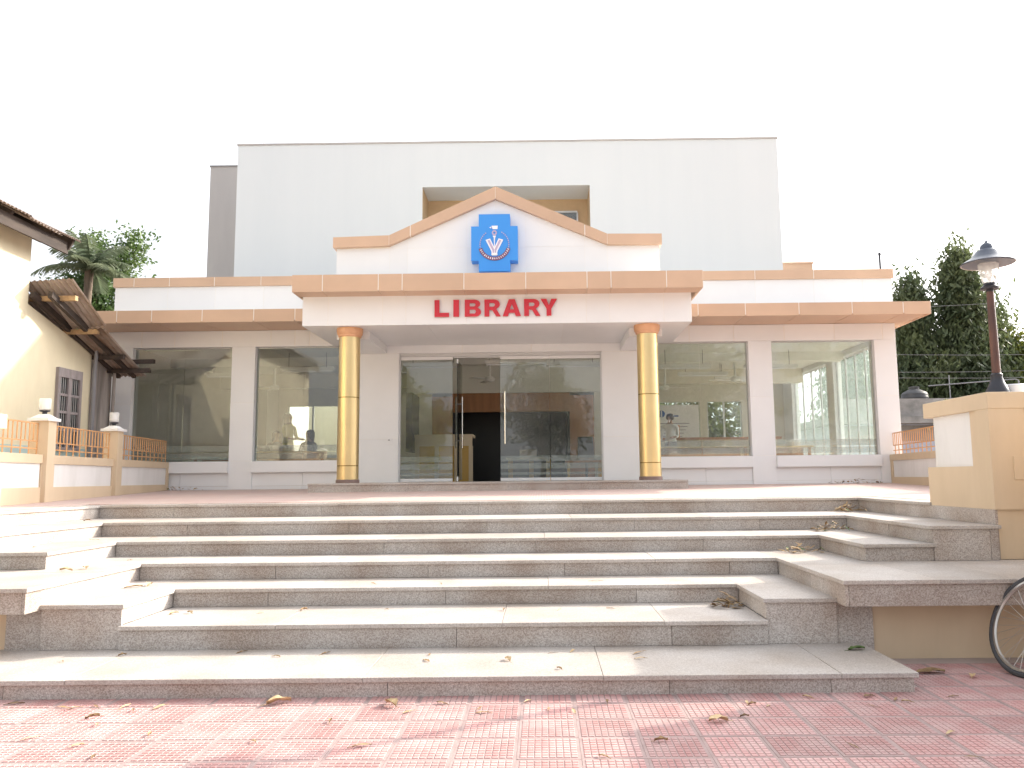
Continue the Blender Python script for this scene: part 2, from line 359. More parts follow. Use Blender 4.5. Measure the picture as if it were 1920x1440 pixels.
# ------------------------------------------------------------------ staircase
ST = root('staircase', (-.8, 5.0, 0), 'wide flight of speckled granite steps rising to the library terrace', 'stairs')
D = {1: 5.0, 2: 5.82, 3: 6.65, 4: 7.25, 5: 7.95, 6: 8.75, 7: 9.8, 8: 10.1}
HZ = {0: 0, 1: .114, 2: .285, 3: .43, 4: .574, 5: .717, 6: .863, 7: 1.02}
RX = {1: 2.22, 2: 1.58, 3: 1.58, 4: 2.08, 5: 2.70, 6: 3.27, 7: 3.82, 8: 4.10}
LX = {1: -3.88, 2: -3.02, 3: -3.02, 4: -3.60, 5: -4.20, 6: -4.78, 7: -5.40, 8: -5.68}
OUT = {3: 5.85, 4: 5.66, 5: 6.85, 6: 6.85, 7: 8.0}
TH, NO, RT = .030, .022, .022
def slabs(x0, x1, y0, y1, z, cuts, axis='x'):
    pts = [x0 if axis == 'x' else y0]+cuts+[x1 if axis == 'x' else y1]
    for a, b in zip(pts[:-1], pts[1:]):
        j = .0012; dz = random.uniform(-.0012, .0012)
        if axis == 'x': m = bx(a+(j if a != x0 else 0), b-(j if b != x1 else 0), y0, y1, z-TH+dz, z+dz)
        else: m = bx(x0, x1, a+(j if a != y0 else 0), b-(j if b != y1 else 0), z-TH+dz, z+dz)
        wpart('tread_slab', m, TREAD, ST, bevel=.004)
def risers(x0, x1, y, z0, z1, cuts):            # facing the camera
    pts = [x0]+cuts+[x1]
    for a, b in zip(pts[:-1], pts[1:]):
        dy = random.uniform(-.002, .002)
        wpart('riser_panel', bx(a+.0015, b-.0015, y+dy, y+RT, z0, z1), RISER, ST, bevel=.0015, seg=1)
def side(x, sgn, y0, y1, z0, z1, cuts):         # return face at x; sgn +1: stone lies to the right of x
    pts = [y0]+cuts+[y1]
    for a, b in zip(pts[:-1], pts[1:]):
        dx = random.uniform(-.002, .002)
        wpart('riser_panel', bx(min(x+dx, x+sgn*RT), max(x+dx, x+sgn*RT), a+.0015, b-.0015, z0, z1), RISER, ST, bevel=.0015, seg=1)
def rc(x0, x1, step, jit=.25):
    c = []; x = x0+step*random.uniform(.45, .9)
    while x < x1-.35: c.append(x); x += step*random.uniform(1-jit, 1+jit)
    return c
core = MB()
core.box(-3.85, 2.19, D[1]+RT, 5.93, -.02, HZ[1]-TH)
core.box(-3.0, 1.56, D[2]+RT, D[3]+.1, HZ[1], HZ[2]-TH)
for k in range(3, 7):
    core.box(LX[k]+.0, RX[k]-.0, D[k]+RT, D[k+1]+.1, 0 if k > 3 else .09, HZ[k]-TH)
core.box(LX[7], RX[7], D[7]+RT, D[7]+.29, 0, HZ[7]-TH)
wpart('stair_core', core, CORE, ST)
# step 1
risers(-3.88, 2.22, D[1], -.01, HZ[1]-TH, [-3.28, -.95, .75, 1.72])
slabs(-3.88-NO, 2.22+NO, D[1]-NO, 5.93, HZ[1], [-2.9, -1.1, .35, 1.78])
side(2.22, -1, D[1]+RT, 5.9, -.01, HZ[1]-TH, []); side(-3.88, 1, D[1]+RT, 5.9, -.01, HZ[1]-TH, [])
# step 2
risers(-3.019, 1.579, D[2], HZ[1]+.001, HZ[2]-TH, [-.62, .9]); slabs(-3.018, 1.578, D[2]-NO, D[3]+RT, HZ[2], [-1.9, -.3, .85])
for k in range(3, 8):
    risers(LX[k]+.002, RX[k]-.002, D[k], HZ[k-1]+.001, HZ[k]-TH, rc(LX[k], RX[k], 1.55))
    yb = D[k+1]+RT if k < 7 else D[8]
    slabs(LX[k]+NO, RX[k]-NO, D[k]-NO, yb, HZ[k], rc(LX[k], RX[k], 1.75))
    o = OUT[k]
    for sgn, xa, xb in ((1, RX[k], RX[k+1]), (-1, LX[k], LX[k+1])):
        a, b = (xa-NO*sgn, xb) if k == 7 else (xa-NO*sgn, xb+RT*sgn)
        if k == 7: yb2 = D[8]
        else: yb2 = D[k+1]+RT
        slabs(min(a, b), max(a, b), o-NO, yb2, HZ[k], [o+(yb2-o)*.42] if k in (4, 6) else [o+(yb2-o)*.6], 'y')
        zb = HZ[k-1]+.001 if k != 4 else .395
        side(xa, sgn, (o if k != 7 else 6.87), D[k]+RT, zb, HZ[k]-TH, [o+(D[k]-o)*.45] if D[k]-o > 1.2 else [])
        if k < 7:
            cm = MB(); lo = {3: .12, 4: .42, 5: .5, 6: .5}[k]
            x0_, x1_ = sorted((xa+RT*sgn, xb+RT*sgn)); cm.box(x0_+.001, x1_-.001, o+RT, D[k]+RT+.02, lo, HZ[k]-TH); wpart('stair_core', cm, CORE, ST)
# front faces of the side blocks
for sgn in (1, -1):
    X = (lambda k: RX[k] if sgn > 0 else LX[k])
    def fr(a, b, y, z0, z1):
        a, b = sorted((a, b)); risers(a, b, y, z0, z1, [])
    fr(X(3), X(4), 5.85, HZ[1]+.001, HZ[3]-TH)
    fr(X(4), X(4)+sgn*.262, 5.87, -.01, .395)
    # cantilevered bench slab
    e = 3.78 if sgn > 0 else -5.36
    fr(X(4)+sgn*RT, e, 5.66, .395, HZ[4]-TH)
    a, b = sorted((X(5)+RT*sgn, e)); slabs(a, b, 5.66-NO, 6.87, HZ[4], [a+(b-a)*.5])
    cm = MB(); a, b = sorted((X(4)+sgn*RT, e)); cm.box(a, b, 5.66+RT, 6.87, .397, HZ[4]-TH-.0005); wpart('stair_core', cm, CORE, ST)
    if sgn > 0: slabs(3.781, 4.6, 6.31, 6.872, HZ[4], [])
    fr(X(5), X(6)+sgn*.005, 6.85, HZ[4]+.001, HZ[5]-TH)
    fr(X(6)+sgn*.005, X(7)-sgn*.07, 6.845, HZ[4]+.001, HZ[6]-TH); fr(X(7)-sgn*.07, X(7), 6.846, HZ[4]+.001, HZ[6]-TH)
# ------------------------------------------------------------------ pier walls beside the stairs
def pier(sgn, xf, label):
    r = root('pier_wall', (xf, 6.86, HZ[4]), label, 'wall', 'pier walls beside the stairs')
    X = lambda d: xf+sgn*d
    def B(d0, d1, y0, y1, z0, z1): a, b = sorted((X(d0), X(d1))); return bx(a, b, y0, y1, z0, z1)
    wpart('wall', B(.02, 5.2, 6.88, 7.20, HZ[4]+.002, 1.98), TAN, r)
    wpart('wall', B(.0, .30, 6.86, 8.0, HZ[7]-TH+.001, 1.36), TAN, r)
    wpart('wall', B(.0, .30, 6.86, 7.08, 1.36, 1.98), TAN, r)
    wpart('panel', B(.035, .27, 7.08, 7.90, 1.36, 1.845), PANELW, r)
    wpart('coping', B(-.005, .36, 6.855, 8.02, 1.845, 1.99), TAN, r, bevel=.006)
    wpart('coping', B(.36, 5.2, 6.83, 7.25, 1.845, 1.985), TAN, r, bevel=.006)
    wpart('cover_plate', B(.18, .42, 6.852, 6.88, 1.24, 1.44), TAN, r, bevel=.004)
    return r
pier(1, RX[7], 'tan pier wall with white inset panel carrying the street lamp')
pier(-1, LX[7], 'tan pier wall at the left end of the steps')
# lower retaining wall under the bench slabs
for sgn, a, lab in ((1, RX[4]+.26, 'plain tan retaining wall under the right bench slab'), (-1, LX[4]-.26, 'plain tan retaining wall under the left bench slab')):
    x0, x1 = sorted((a, a+sgn*7)); o = part('retaining_wall', bx(x0, x1, 5.90, 6.2, -.05, .394), TAN); tag(o, lab, 'wall')
gp = root('shadow_pier', (3.86, 5.5, 0), 'unseen tan pier added to shade the plaza', 'pier')  # out-of-view pier added to cast the shade over the right of the plaza
wpart('shaft', bx(3.86, 4.7, 4.70, 6.30, -.02, 1.86), TAN, gp); wpart('coping', bx(3.83, 4.75, 4.67, 6.32, 1.86, 1.99), TAN, gp, bevel=.006)

# ------------------------------------------------------------------ library building
LB = root('library_building', (-.8, 16.0, ZT1), 'low library with glass front, white cladding and peach roof bands', 'building')
XL, XR, YW = -8.80, 7.16, 16.0
def P(name, mb, m, **kw): return wpart(name, mb, m, LB, **kw)
def panels(name, x0, x1, cuts, y0, y1, z0, z1, m, gap=.007):
    pts = [x0]+sorted(c for c in cuts if x0+.05 < c < x1-.05)+[x1]
    for a, b in zip(pts[:-1], pts[1:]):
        P(name, bx(a+(gap if a != x0 else 0), b-(gap if b != x1 else 0), y0, y1, z0, z1), m, bevel=.002, seg=1)
ecuts = [-8.12, -7.45, -6.48, -5.49, -4.7, 3.0, 3.9, 4.92, 5.93, 6.9]
# piers between the windows
WZ0, WZ1 = 1.68, 3.99
for a, b in ((XL, -8.29), (-6.27, -5.80), (-3.86, -2.88), (1.22, 2.24), (4.18, 4.65), (6.72, XR)):
    zs = [ZT1-.05, 1.69, 2.86, 4.0] if b-a < .8 else [1.2, 2.1, 3.82, 4.0]
    for z0, z1 in zip(zs[:-1], zs[1:]):
        P('wall_panel', bx(a, b, YW, YW+.18, z0+(.003 if z0 != zs[0] else 0), z1-.003), W, bevel=.002, seg=1)
    P('pier_core', bx(a+.01, b-.01, YW+.004, YW+.3, 1.0, 3.998), SEAL)
# lintel strips under the eave
panels('lintel_panel', XL, -2.88, ecuts+[-5.0, -3.5], YW-.003, YW+.18, 4.0, 4.33, W)
panels('lintel_panel', 1.22, XR, ecuts, YW-.003, YW+.18, 4.0, 4.33, W)
panels('lintel_panel', -2.88, 1.22, [-1.6, -.2], YW-.003, YW+.18, 3.83, 4.33, W)
P('lintel_core', bx(-2.86, 1.2, YW+.002, YW+.3, 3.835, 4.002), SEAL); P('lintel_core', bx(XL+.02, XR-.02, YW+.002, YW+.3, 4.003, 4.332), SEAL)
def window(a, b):
    z0, z1 = WZ0, WZ1
    f = MB(); y = YW+.10
    f.box(a, a+.012, y, y+.05, z0, z1); f.box(b-.012, b, y, y+.05, z0, z1); f.box(a+.012, b-.012, y, y+.05, z1-.012, z1); f.box(a+.012, b-.012, y, y+.05, z0, z0+.012)
    o = P('window', f, ALU)
    mid = (a+b)/2
    for p, q_ in ((a+.012, mid-.003), (mid+.003, b-.012)):
        wpart('pane', bx(p, q_, y+.018, y+.03, z0+.012, z1-.012), GLASS, o)
        for zz in (1.88, 1.73):
            wpart('frost_strip', bx(p+.003, q_-.003, y+.0325, y+.0345, zz, zz+.125), FROST, o)
    # ledge and spandrel below
    P('window_sill', bx(a, b, YW-.06, YW+.17, 1.46, WZ0), W, bevel=.004)
    mids = [a, a+(b-a)*.52, b]
    for u, v in zip(mids[:-1], mids[1:]):
        P('spandrel_panel', bx(u+.003, v-.003, YW+.03, YW+.10, ZT1+.07, 1.46), W); P('skirting', bx(u+.003, v-.003, YW+.022, YW+.10, ZT1-.05, ZT1+.065), W)
for a, b in ((-8.29, -6.27), (-5.80, -3.86), (2.24, 4.18), (4.65, 6.72)): window(a, b)
# entrance plinth
P('plinth', bx(-4.01, 2.47, 13.83, 16.2, 1.0, 1.205), CORE)
for a, b in ((-4.03, -2.3), (-2.3, -.6), (-.6, 1.0), (1.0, 2.49)):
    P('plinth_panel', bx(a+.0015, b-.0015, 13.80, 13.83, 1.04, 1.205), RISER); P('plinth_slab', bx(a+.001, b-.001, 13.78, 16.0, 1.205, 1.237), TREAD, bevel=.004)
ZP = 1.237
# glass entrance
f = MB(); y = YW+.08
f.box(-2.88, -2.85, y, y+.06, ZP, 3.83); f.box(1.19, 1.22, y, y+.06, ZP, 3.83); f.box(-2.85, 1.19, y, y+.06, 3.77, 3.83)
ent = P('entrance_frame', f, ALU)
for a, b in ((-2.85, -1.80), (-.84, .16), (.165, 1.19)):
    wpart('pane', bx(a+.003, b-.003, y+.02, y+.032, ZP+.065, 3.70), GLASS, ent)
    wpart('rail', bx(a+.003, b-.003, y+.008, y+.045, ZP+.004, ZP+.064), W, ent); wpart('rail', bx(a+.003, b-.003, y+.008, y+.045, 3.70, 3.765), W, ent)
    for zz in (1.63, 1.48, 1.36): wpart('frost_strip', bx(a+.006, b-.006, y+.0345, y+.0365, zz, zz+(.11 if zz > 1.4 else .05)), FROST, ent)
wpart('transom_rail', bx(-1.79, -.85, y+.01, y+.05, 3.735, 3.765), ALU, ent)
dl = P('door_leaf', bx(-1.715, -1.703, y+.07, y+1.0, ZP+.03, 3.70), GLASSC)
for sx in (-.07, .06):
    h = MB(); x = -1.709+sx; yy = y+.93-.5; h.tube([(x, yy, 1.92), (x, yy, 2.98)], .013, 8)
    for z in (2.07, 2.83): h.tube([(-1.709, yy, z), (x, yy, z)], .009, 6)
    wpart('handle', h, STEEL, dl)
wpart('hinge_patch', bx(-1.725, -1.692, y+.06, y+.2, ZP+.01, ZP+.10), STEEL, dl); wpart('hinge_patch', bx(-1.725, -1.692, y+.06, y+.2, 3.63, 3.72), STEEL, dl)
h = MB().tube([(-.74, y-.05, 1.98), (-.74, y-.05, 3.03)], .014, 8)
for z in (2.15, 2.86): h.tube([(-.74, y-.05, z), (-.74, y+.02, z)], .009, 6)
wpart('handle', h, STEEL, ent)
sw = P('switch_plate', bx(-3.12, -3.0, YW-.012, YW, 2.0, 2.14), W); wpart('button', MB().lathe([(.018, 0), (.018, .012)], 10, (-3.06, YW-.02, 2.07)), IRON, sw)
# eave band
EY = 15.0; EL, ER = -9.07, 7.42
P('eave_slab', bx(EL+.03, ER-.03, EY+.004, 24.0, 4.345, 4.55), SEAL)
for a, b in ((EL, -4.20), (2.66, ER)):
    panels('fascia_panel', a, b, ecuts, EY, EY+.03, 4.315, 4.56, PEACH); panels('soffit_panel', a+.0, b-.0, ecuts, EY+.03, YW-.004, 4.335, 4.345, PEACH)
for xa, xb in ((EL, EL+.03), (ER-.03, ER)):
    for a, b in ((EY+.031, 17), (17.01, 19), (19.01, 21.5), (21.51, 24)): P('fascia_panel', bx(xa, xb, a, b, 4.315, 4.56), PEACH)
P('soffit_panel', bx(XR, ER-.03, YW, 24, 4.335, 4.344), PEACH); P('soffit_panel', bx(EL+.03, XL, YW, 24, 4.335, 4.344), PEACH)
# parapet
panels('parapet_panel', -8.77, 7.20, [-7.68, -6.7, -5.7, -4.7, 3.2, 4.4, 5.6, 6.6], 16.1, 16.14, 4.55, 5.285, W, .003)
P('parapet_core', bx(-8.76, 7.19, 16.104, 16.3, 4.5, 5.28), SEAL)
panels('parapet_cap', -8.80, 7.23, [-8.37, -7.64, -6.71, -5.75, -4.72, -3, -1, 1, 3.2, 4.4, 5.6], 16.06, 16.33, 5.285, 5.475, PEACH, .006)
for xa, xb, xc, xd in ((-8.77, -8.62, -8.80, -8.6), (7.05, 7.20, 7.03, 7.23)):
    P('parapet_panel', bx(xa, xb, 16.3, 24, 4.5, 5.285), W); P('parapet_cap', bx(xc, xd, 16.33, 24.0, 5.287, 5.474), PEACH)
# canopy
ccuts = [-3.74, -2.78, -2.37, -1.31, -.25, .80, 1.21, 2.16]
CX0, CX1 = -4.19, 2.645
P('canopy_core', bx(CX0+.03, CX1-.03, 13.804, 16.0, 3.995, 4.77), SEAL)
panels('canopy_panel', CX0, CX1, ccuts, 13.80, 13.83, 3.985, 4.56, W, .003)
for xa, xb in ((CX0, CX0+.03), (CX1-.03, CX1)): P('canopy_panel', bx(xa, xb, 13.83, 16.0, 3.985, 4.56), W)
for a, b in ((CX0+.03, -2.0), (-1.995, .4), (.405, CX1-.03)): P('soffit_panel', bx(a, b, 13.83, 15.99, 3.985, 3.995), W)
panels('canopy_band', -4.26, 2.78, ccuts, 13.40, 13.43, 4.50, 4.80, PEACH, .007)
P('canopy_band_core', bx(-4.23, 2.75, 13.404, 13.8, 4.52, 4.79), SEAL); P('canopy_roof', bx(-4.23, 2.75, 13.8, 16.05, 4.77, 4.795), SEAL)
panels('soffit_panel', -4.26, 2.78, ccuts, 13.43, 13.80, 4.505, 4.52, PEACH, .004)
for xa, xb in ((-4.26, -4.23), (2.75, 2.78)): P('canopy_band', bx(xa, xb, 13.43, 16.0, 4.50, 4.80), PEACH)
for cx in (-3.425, 1.90):
    P('canopy_beam', bx(cx-.30, cx+.30, 14.35, 15.99, 3.83, 3.985), W)
# columns
for cx in (-3.425, 1.895):
    c = P('column', MB().lathe([(.19, 1.30), (.19, 1.532)], 32, (cx, 14.12, 0)).lathe([(.19, 1.548), (.187, 2.732)], 32, (cx, 14.12, 0)).lathe([(.187, 2.748), (.185, 3.84)], 32, (cx, 14.12, 0)), GOLD, smooth=True)
    for z in (1.532, 2.732): wpart('joint_ring', MB().lathe([(.184, z), (.184, z+.016)], 32, (cx, 14.12, 0)), GOLDD, c, smooth=True)
    wpart('capital', MB().lathe([(.19, 3.82), (.205, 3.835), (.205, 3.86), (.222, 3.875), (.232, 3.93), (.232, 3.983)], 32, (cx, 14.12, 0)), CAPP, c, smooth=True)
    wpart('base', MB().lathe([(.205, ZP), (.205, ZP+.055), (.19, ZP+.065)], 32, (cx, 14.12, 0)), BASEB, c, smooth=True)
# pediment
top = [(-3.69, 5.595), (-2.69, 5.62), (-.79, 6.50), (1.20, 5.60), (2.17, 5.59)]
th = .19
low = [(x, z-th-(.04 if i == 2 else 0)) for i, (x, z) in enumerate(top)]
body = [(-3.64, 4.79), (2.13, 4.79)]+[(2.13, 5.41), (1.2, 5.42), (-.79, 6.28), (-2.69, 5.44), (-3.64, 5.41)]
P('pediment_core', MB().prism(body, 13.928, 14.25), SEAL)
def zlow(x):
    L = [(-3.64, 5.403), (-2.69, 5.428), (-.79, 6.268), (1.20, 5.408), (2.13, 5.40)]
    for (a, za), (b, zb) in zip(L[:-1], L[1:]):
        if a <= x <= b: return za+(zb-za)*(x-a)/(b-a)
xs = [-3.64, -2.69, -2.37, -1.31, -.79, -.25, .80, 1.20, 2.13]
for a, b in zip(xs[:-1], xs[1:]):
    for z0, z1 in ((4.79, 5.40), (5.404, 9)):
        za, zb = min(z1, zlow(a)), min(z1, zlow(b))
        if max(za, zb) <= z0+.05: continue
        za = max(za, z0+.002); zb = max(zb, z0+.002)
        P('pediment_panel', MB().prism([(a+.002, z0), (b-.002, z0), (b-.002, zb), (a+.002, za)], 13.925, 13.96), W)
for (a, b) in zip(range(4), range(1, 5)):
    (x0, z0), (x1, z1), (u0, v0), (u1, v1) = top[a], top[b], low[a], low[b]
    cuts = [0, 1] if a in (0, 3) else ([0, .2, 1] if a == 1 else [0, .8, 1])
    for t0, t1 in zip(cuts[:-1], cuts[1:]):
        e0 = t0+(.004 if t0 > 0 else .002); e1 = t1-(.004 if t1 < 1 else .002)
        L = lambda p, q_, t: p+(q_-p)*t
        P('pediment_cap', MB().prism([(L(u0,u1,e0), L(v0,v1,e0)), (L(u0,u1,e1), L(v0,v1,e1)), (L(x0,x1,e1), L(z0,z1,e1)), (L(x0,x1,e0), L(z0,z1,e0))], 13.84, 14.35), PEACH)
P('parapet_cap_core', bx(-8.79, 7.22, 16.064, 16.32, 5.29, 5.47), SEAL)
P('pediment_cap_core', MB().prism([(x+(.01 if k == 0 else -.01 if k == 4 else 0), z+.01) for k, (x, z) in enumerate(low)]+[(x+(.01 if k == 0 else -.01 if k == 4 else 0), z-.01) for k, (x, z) in reversed(list(enumerate(top)))], 13.844, 14.34), SEAL)
# roof, side, interior shell
P('floor', bx(XL+.1, XR-.1, YW+.25, 23.0, .95, 1.2), FLOORI)
P('ceiling', bx(XL+.1, XR-.1, YW+.30, 23.0, 4.12, 4.3), CEILI)
P('roof', bx(XL, XR, 16.31, 24, 4.56, 4.70), CONC)
P('wall', bx(XL, XL+.2, YW+.31, 23.2, 1.0, 4.3), WALLI)
for xa, xb in ((-8.6, -7.35), (-5.9, -5.0), (-3.4, 3.2), (4.55, 4.75), (5.75, XR)): P('wall', bx(xa, xb, 23.0, 23.2, 1.0, 4.3), WALLI)
for xa, xb in ((-7.35, -5.9), (-5.0, -3.4), (3.2, 4.55), (4.75, 5.75)):
    P('wall', bx(xa, xb, 23.0, 23.2, 1.0, 2.0), WALLI); P('wall', bx(xa, xb, 23.0, 23.2, 3.42, 4.3), WALLI)
    f = MB(); f.box(xa, xa+.04, 23.05, 23.1, 2.0, 3.42); f.box((xa+xb)/2-.025, (xa+xb)/2+.025, 23.05, 23.1, 2.0, 3.42); o = P('window', f, ALU)
    wpart('pane', bx(xa+.04, xb, 23.06, 23.07, 2.0, 3.42), GLASSC, o)
# right hand glazed side wall
for a, b in ((16.31, 16.75), (19.0, 19.45), (22.2, 23.2)): P('wall', bx(XR-.2, XR, a, b, 1.0, 4.3), W)
for a, b in ((16.75, 19.0), (19.45, 22.2)):
    P('wall', bx(XR-.2, XR, a, b, 1.0, 1.45), W); P('wall', bx(XR-.2, XR, a, b, 4.0, 4.3), W)
    f = MB(); n = 4
    for i in range(n+1):
        yy = a+(b-a)*i/n; f.box(XR-.12, XR-.08, max(a, yy-.015), min(b, yy+.015), 1.45, 4.0)
    o = P('window', f, ALU)
    for i in range(n): wpart('pane', bx(XR-.105, XR-.095, a+(b-a)*i/n+.016, a+(b-a)*(i+1)/n-.016, 1.45, 4.0), DUSTY_VEIL, o)
# brown veneer portal in the lobby and dark stack room behind
YP = 20.0
P('portal_panel', bx(-2.75, -2.25, YP, YP+.15, 1.2, 3.35), BROWNP); P('portal_panel', bx(.70, 1.30, YP, YP+.15, 1.2, 3.35), BROWNP); P('portal_panel', bx(-2.25, .70, YP, YP+.15, 2.95, 3.42), BROWNP)
P('portal_head', bx(-3.4, 1.9, YP+.02, YP+.2, 3.43, 4.12), CEILI); P('wall', bx(-3.4, -3.2, YP+.2, 23, 1.2, 4.12), WALLI); P('wall', bx(1.7, 1.9, YP+.2, 23, 1.2, 4.12), WALLI)
P('partition', bx(-4.6, -2.76, YP+.02, YP+.2, 1.2, 3.42), WALLI); P('partition', bx(1.31, 2.5, YP+.02, YP+.2, 1.2, 3.42), WALLI)
P('doorway_lining', bx(-2.25, -2.2, YP+.15, YP+2.2, 1.2, 2.95), BLACKP); P('doorway_lining', bx(.65, .70, YP+.15, YP+2.2, 1.2, 2.95), BLACKP); P('back_panel', bx(-2.25, .7, YP+2.2, YP+2.25, 1.2, 3.4), BLACKP)
P('ceiling_beam', bx(XL+.2, XR-.2, 18.3, 18.6, 3.92, 4.12), CEILI); P('ceiling_beam', bx(XL+.2, -3.4, 21.2, 21.5, 3.75, 4.12), WALLI); P('ceiling_beam', bx(1.9, XR-.2, 21.2, 21.5, 3.75, 4.12), WALLI)
P('dark_opening_block', bx(-3.0, -2.86, 17.6, 18.6, 1.9, 3.2), DARK)  # solid black block standing in for an unlit opening

# ------------------------------------------------------------------ signs
SG = root('library_sign', (-.79, 13.80, 4.1), 'red raised capital letters reading LIBRARY on the entrance canopy', 'sign')
ls = 'LIBRARY'; lx = [-1.86, -1.53, -1.33, -.985, -.665, -.29, .0]; lw = [.255, .10, .285, .285, .32, .285, .29]
def arc(cx, cz, rx, rz, a0, a1, n=10): return [(cx+rx*math.cos(math.radians(a0+(a1-a0)*k/n)), cz+rz*math.sin(math.radians(a0+(a1-a0)*k/n))) for k in range(n+1)]
def glyph(ch, w, h, t):     # outline and counters, unit: metres
    if ch == 'L': return [[(0,0),(w,0),(w,t*.85),(t,t*.85),(t,h),(0,h)]]
    if ch == 'I': return [[(0,0),(w,0),(w,h),(0,h)]]
    if ch == 'Y': return [[(w/2-t/2,0),(w/2+t/2,0),(w/2+t/2,h*.42),(w,h),(w-t*1.2,h),(w/2,h*.62),(t*1.2,h),(0,h),(w/2-t/2,h*.42)]]
    if ch == 'A': return [[(0,0),(t*1.08,0),(t*1.32,h*.2),(w-t*1.32,h*.2),(w-t*1.08,0),(w,0),(w/2+t*.62,h),(w/2-t*.62,h)], [(w*.385,h*.4),(w*.615,h*.4),(w/2,h*.72)]]
    k = h*.21
    if ch == 'B':
        return [[(0,0),(w*.6,0)]+arc(w*.64,h*.27,w*.36,h*.27,-90,78)+[(w*.80,h*.53)]+arc(w*.60,h*.755,w*.35,h*.245,-55,90)+[(0,h)],
                [(t,k*.85),(w*.56,k*.85)]+arc(w*.57,h*.295,w*.12,h*.12,-90,90,6)+[(t,h*.415)], [(t,h*.60),(w*.55,h*.60)]+arc(w*.55,h*.70,w*.11,h*.10,-90,90,6)+[(t,h*.80)]]
    if ch == 'R':
        return [[(0,0),(t,0),(t,h*.38),(w*.42,h*.38),(w*.50,h*.34),(w*.72,0),(w,0),(w*.80,h*.32),(w*.72,h*.42)]+arc(w*.58,h*.72,w*.37,h*.28,-65,90)+[(0,h)],
                [(t,h*.57),(w*.52,h*.57)]+arc(w*.52,h*.685,w*.13,h*.115,-90,90,6)+[(t,h*.80)]]
def letter(ch, x, wd):
    cu = bpy.data.curves.new('letter', 'CURVE'); cu.dimensions = '2D'; cu.fill_mode = 'BOTH'; cu.extrude = .014
    for pl in glyph(ch, wd, .30, .085 if ch != 'I' else wd):
        sp = cu.splines.new('POLY'); sp.points.add(len(pl)-1); sp.use_cyclic_u = True
        for q_, (a, b) in zip(sp.points, pl): q_.co = (a, b, 0, 1)
    to = bpy.data.objects.new('tmp', cu); COL.objects.link(to)
    dg = bpy.context.evaluated_depsgraph_get(); me = bpy.data.meshes.new_from_object(to.evaluated_get(dg)); bpy.data.objects.remove(to)
    for v in me.vertices: v.co = Vector((v.co.x, -v.co.z, v.co.y))
    me.update(); me.materials.clear(); me.materials.append(RED)
    o = new('letter', me, SG); o.location = (x+.79, -.03, .012)
    return o
for ch, x, wd in zip(ls, lx, lw): letter(ch, x, wd)
ES = root('emblem_sign', (-.80, 13.7, 4.9), 'blue stepped cross board with white and lilac emblem on the pediment', 'sign')
cr = [(-.275,0),(.275,0),(.275,.19),(.41,.19),(.41,.81),(.275,.81),(.275,1.03),(-.275,1.03),(-.275,.81),(-.41,.81),(-.41,.19),(-.275,.19)]
part('board', MB().prism(cr, -.02, .22), BLUE, ES)
YE = -.034
def flat(poly, y=YE, d=.013): return MB().prism(poly, y, y+d)
def ringm(r0, r1, a0, a1, cz, n, y=YE, d=.013, cx=0):
    m = MB()
    for i in range(n):
        t0 = a0+(a1-a0)*i/n; t1 = a0+(a1-a0)*(i+1)/n; c = lambda r, t: (cx+r*math.cos(t), cz+r*math.sin(t)); p = [c(r0,t0), c(r1,t0), c(r1,t1), c(r0,t1)]
        m.prism(p, y, y+d)
    return m
CZ = .48
for a0, a1 in ((.28*PI, .47*PI*.5), ):
    pass
m = MB()
for i in range(26):
    a = math.radians(-10+i*(205-(-10))/25)
    if 66 < math.degrees(a) < 120: continue
    tmp = ringm(.245, .262, a-.045, a+.03, CZ, 1); m.add(tmp.v, tmp.f)
part('ring', m, EML, ES)
bn = part('banner', ringm(.225, .29, math.radians(196), math.radians(344), CZ, 24), EMD, ES)
m = MB()
for i in range(17):
    a = math.radians(202+i*8.5); hh = random.uniform(.012, .018); tmp = ringm(.257-hh, .257+hh, a, a+random.uniform(.035, .075), CZ, 1, YE-.004, .004); m.add(tmp.v, tmp.f)
part('banner_mark', m, EMW, bn)
for s in (-1, 1):
    ol = [(0,.28),(s*.04,.28),(s*.055,.36),(s*.155,.56),(s*.075,.585),(0,.42)]
    il = [(s*.006,.315),(s*.03,.32),(s*.034,.37),(s*.122,.548),(s*.085,.56),(s*.004,.385)]
    if s > 0: pass
    else: ol = ol[::-1]; il = il[::-1]
    b = part('book_page', flat(ol), EMW, ES); part('page_print', flat(il, YE-.004, .004), EML, b)
part('book_spine', flat([(-.055,.285),(.055,.285),(.05,.325),(-.05,.325)], YE-.006, .006), EMW, ES)
part('stem', flat([(-.004,.42),(.006,.42),(.012,.60),(.03,.635),(-.03,.635),(-.01,.60)]), EMW, ES)
part('disc', ringm(.022, .045, 0, 2*PI, .69, 16), EML, ES)
part('crest', MB().prism([(-.03,.755),(.055,.755),(.06,.815),(-.05,.815)], YE, YE+.013).prism([(-.085,.785),(-.055,.77),(-.055,.80)], YE, YE+.013), EMW, ES)

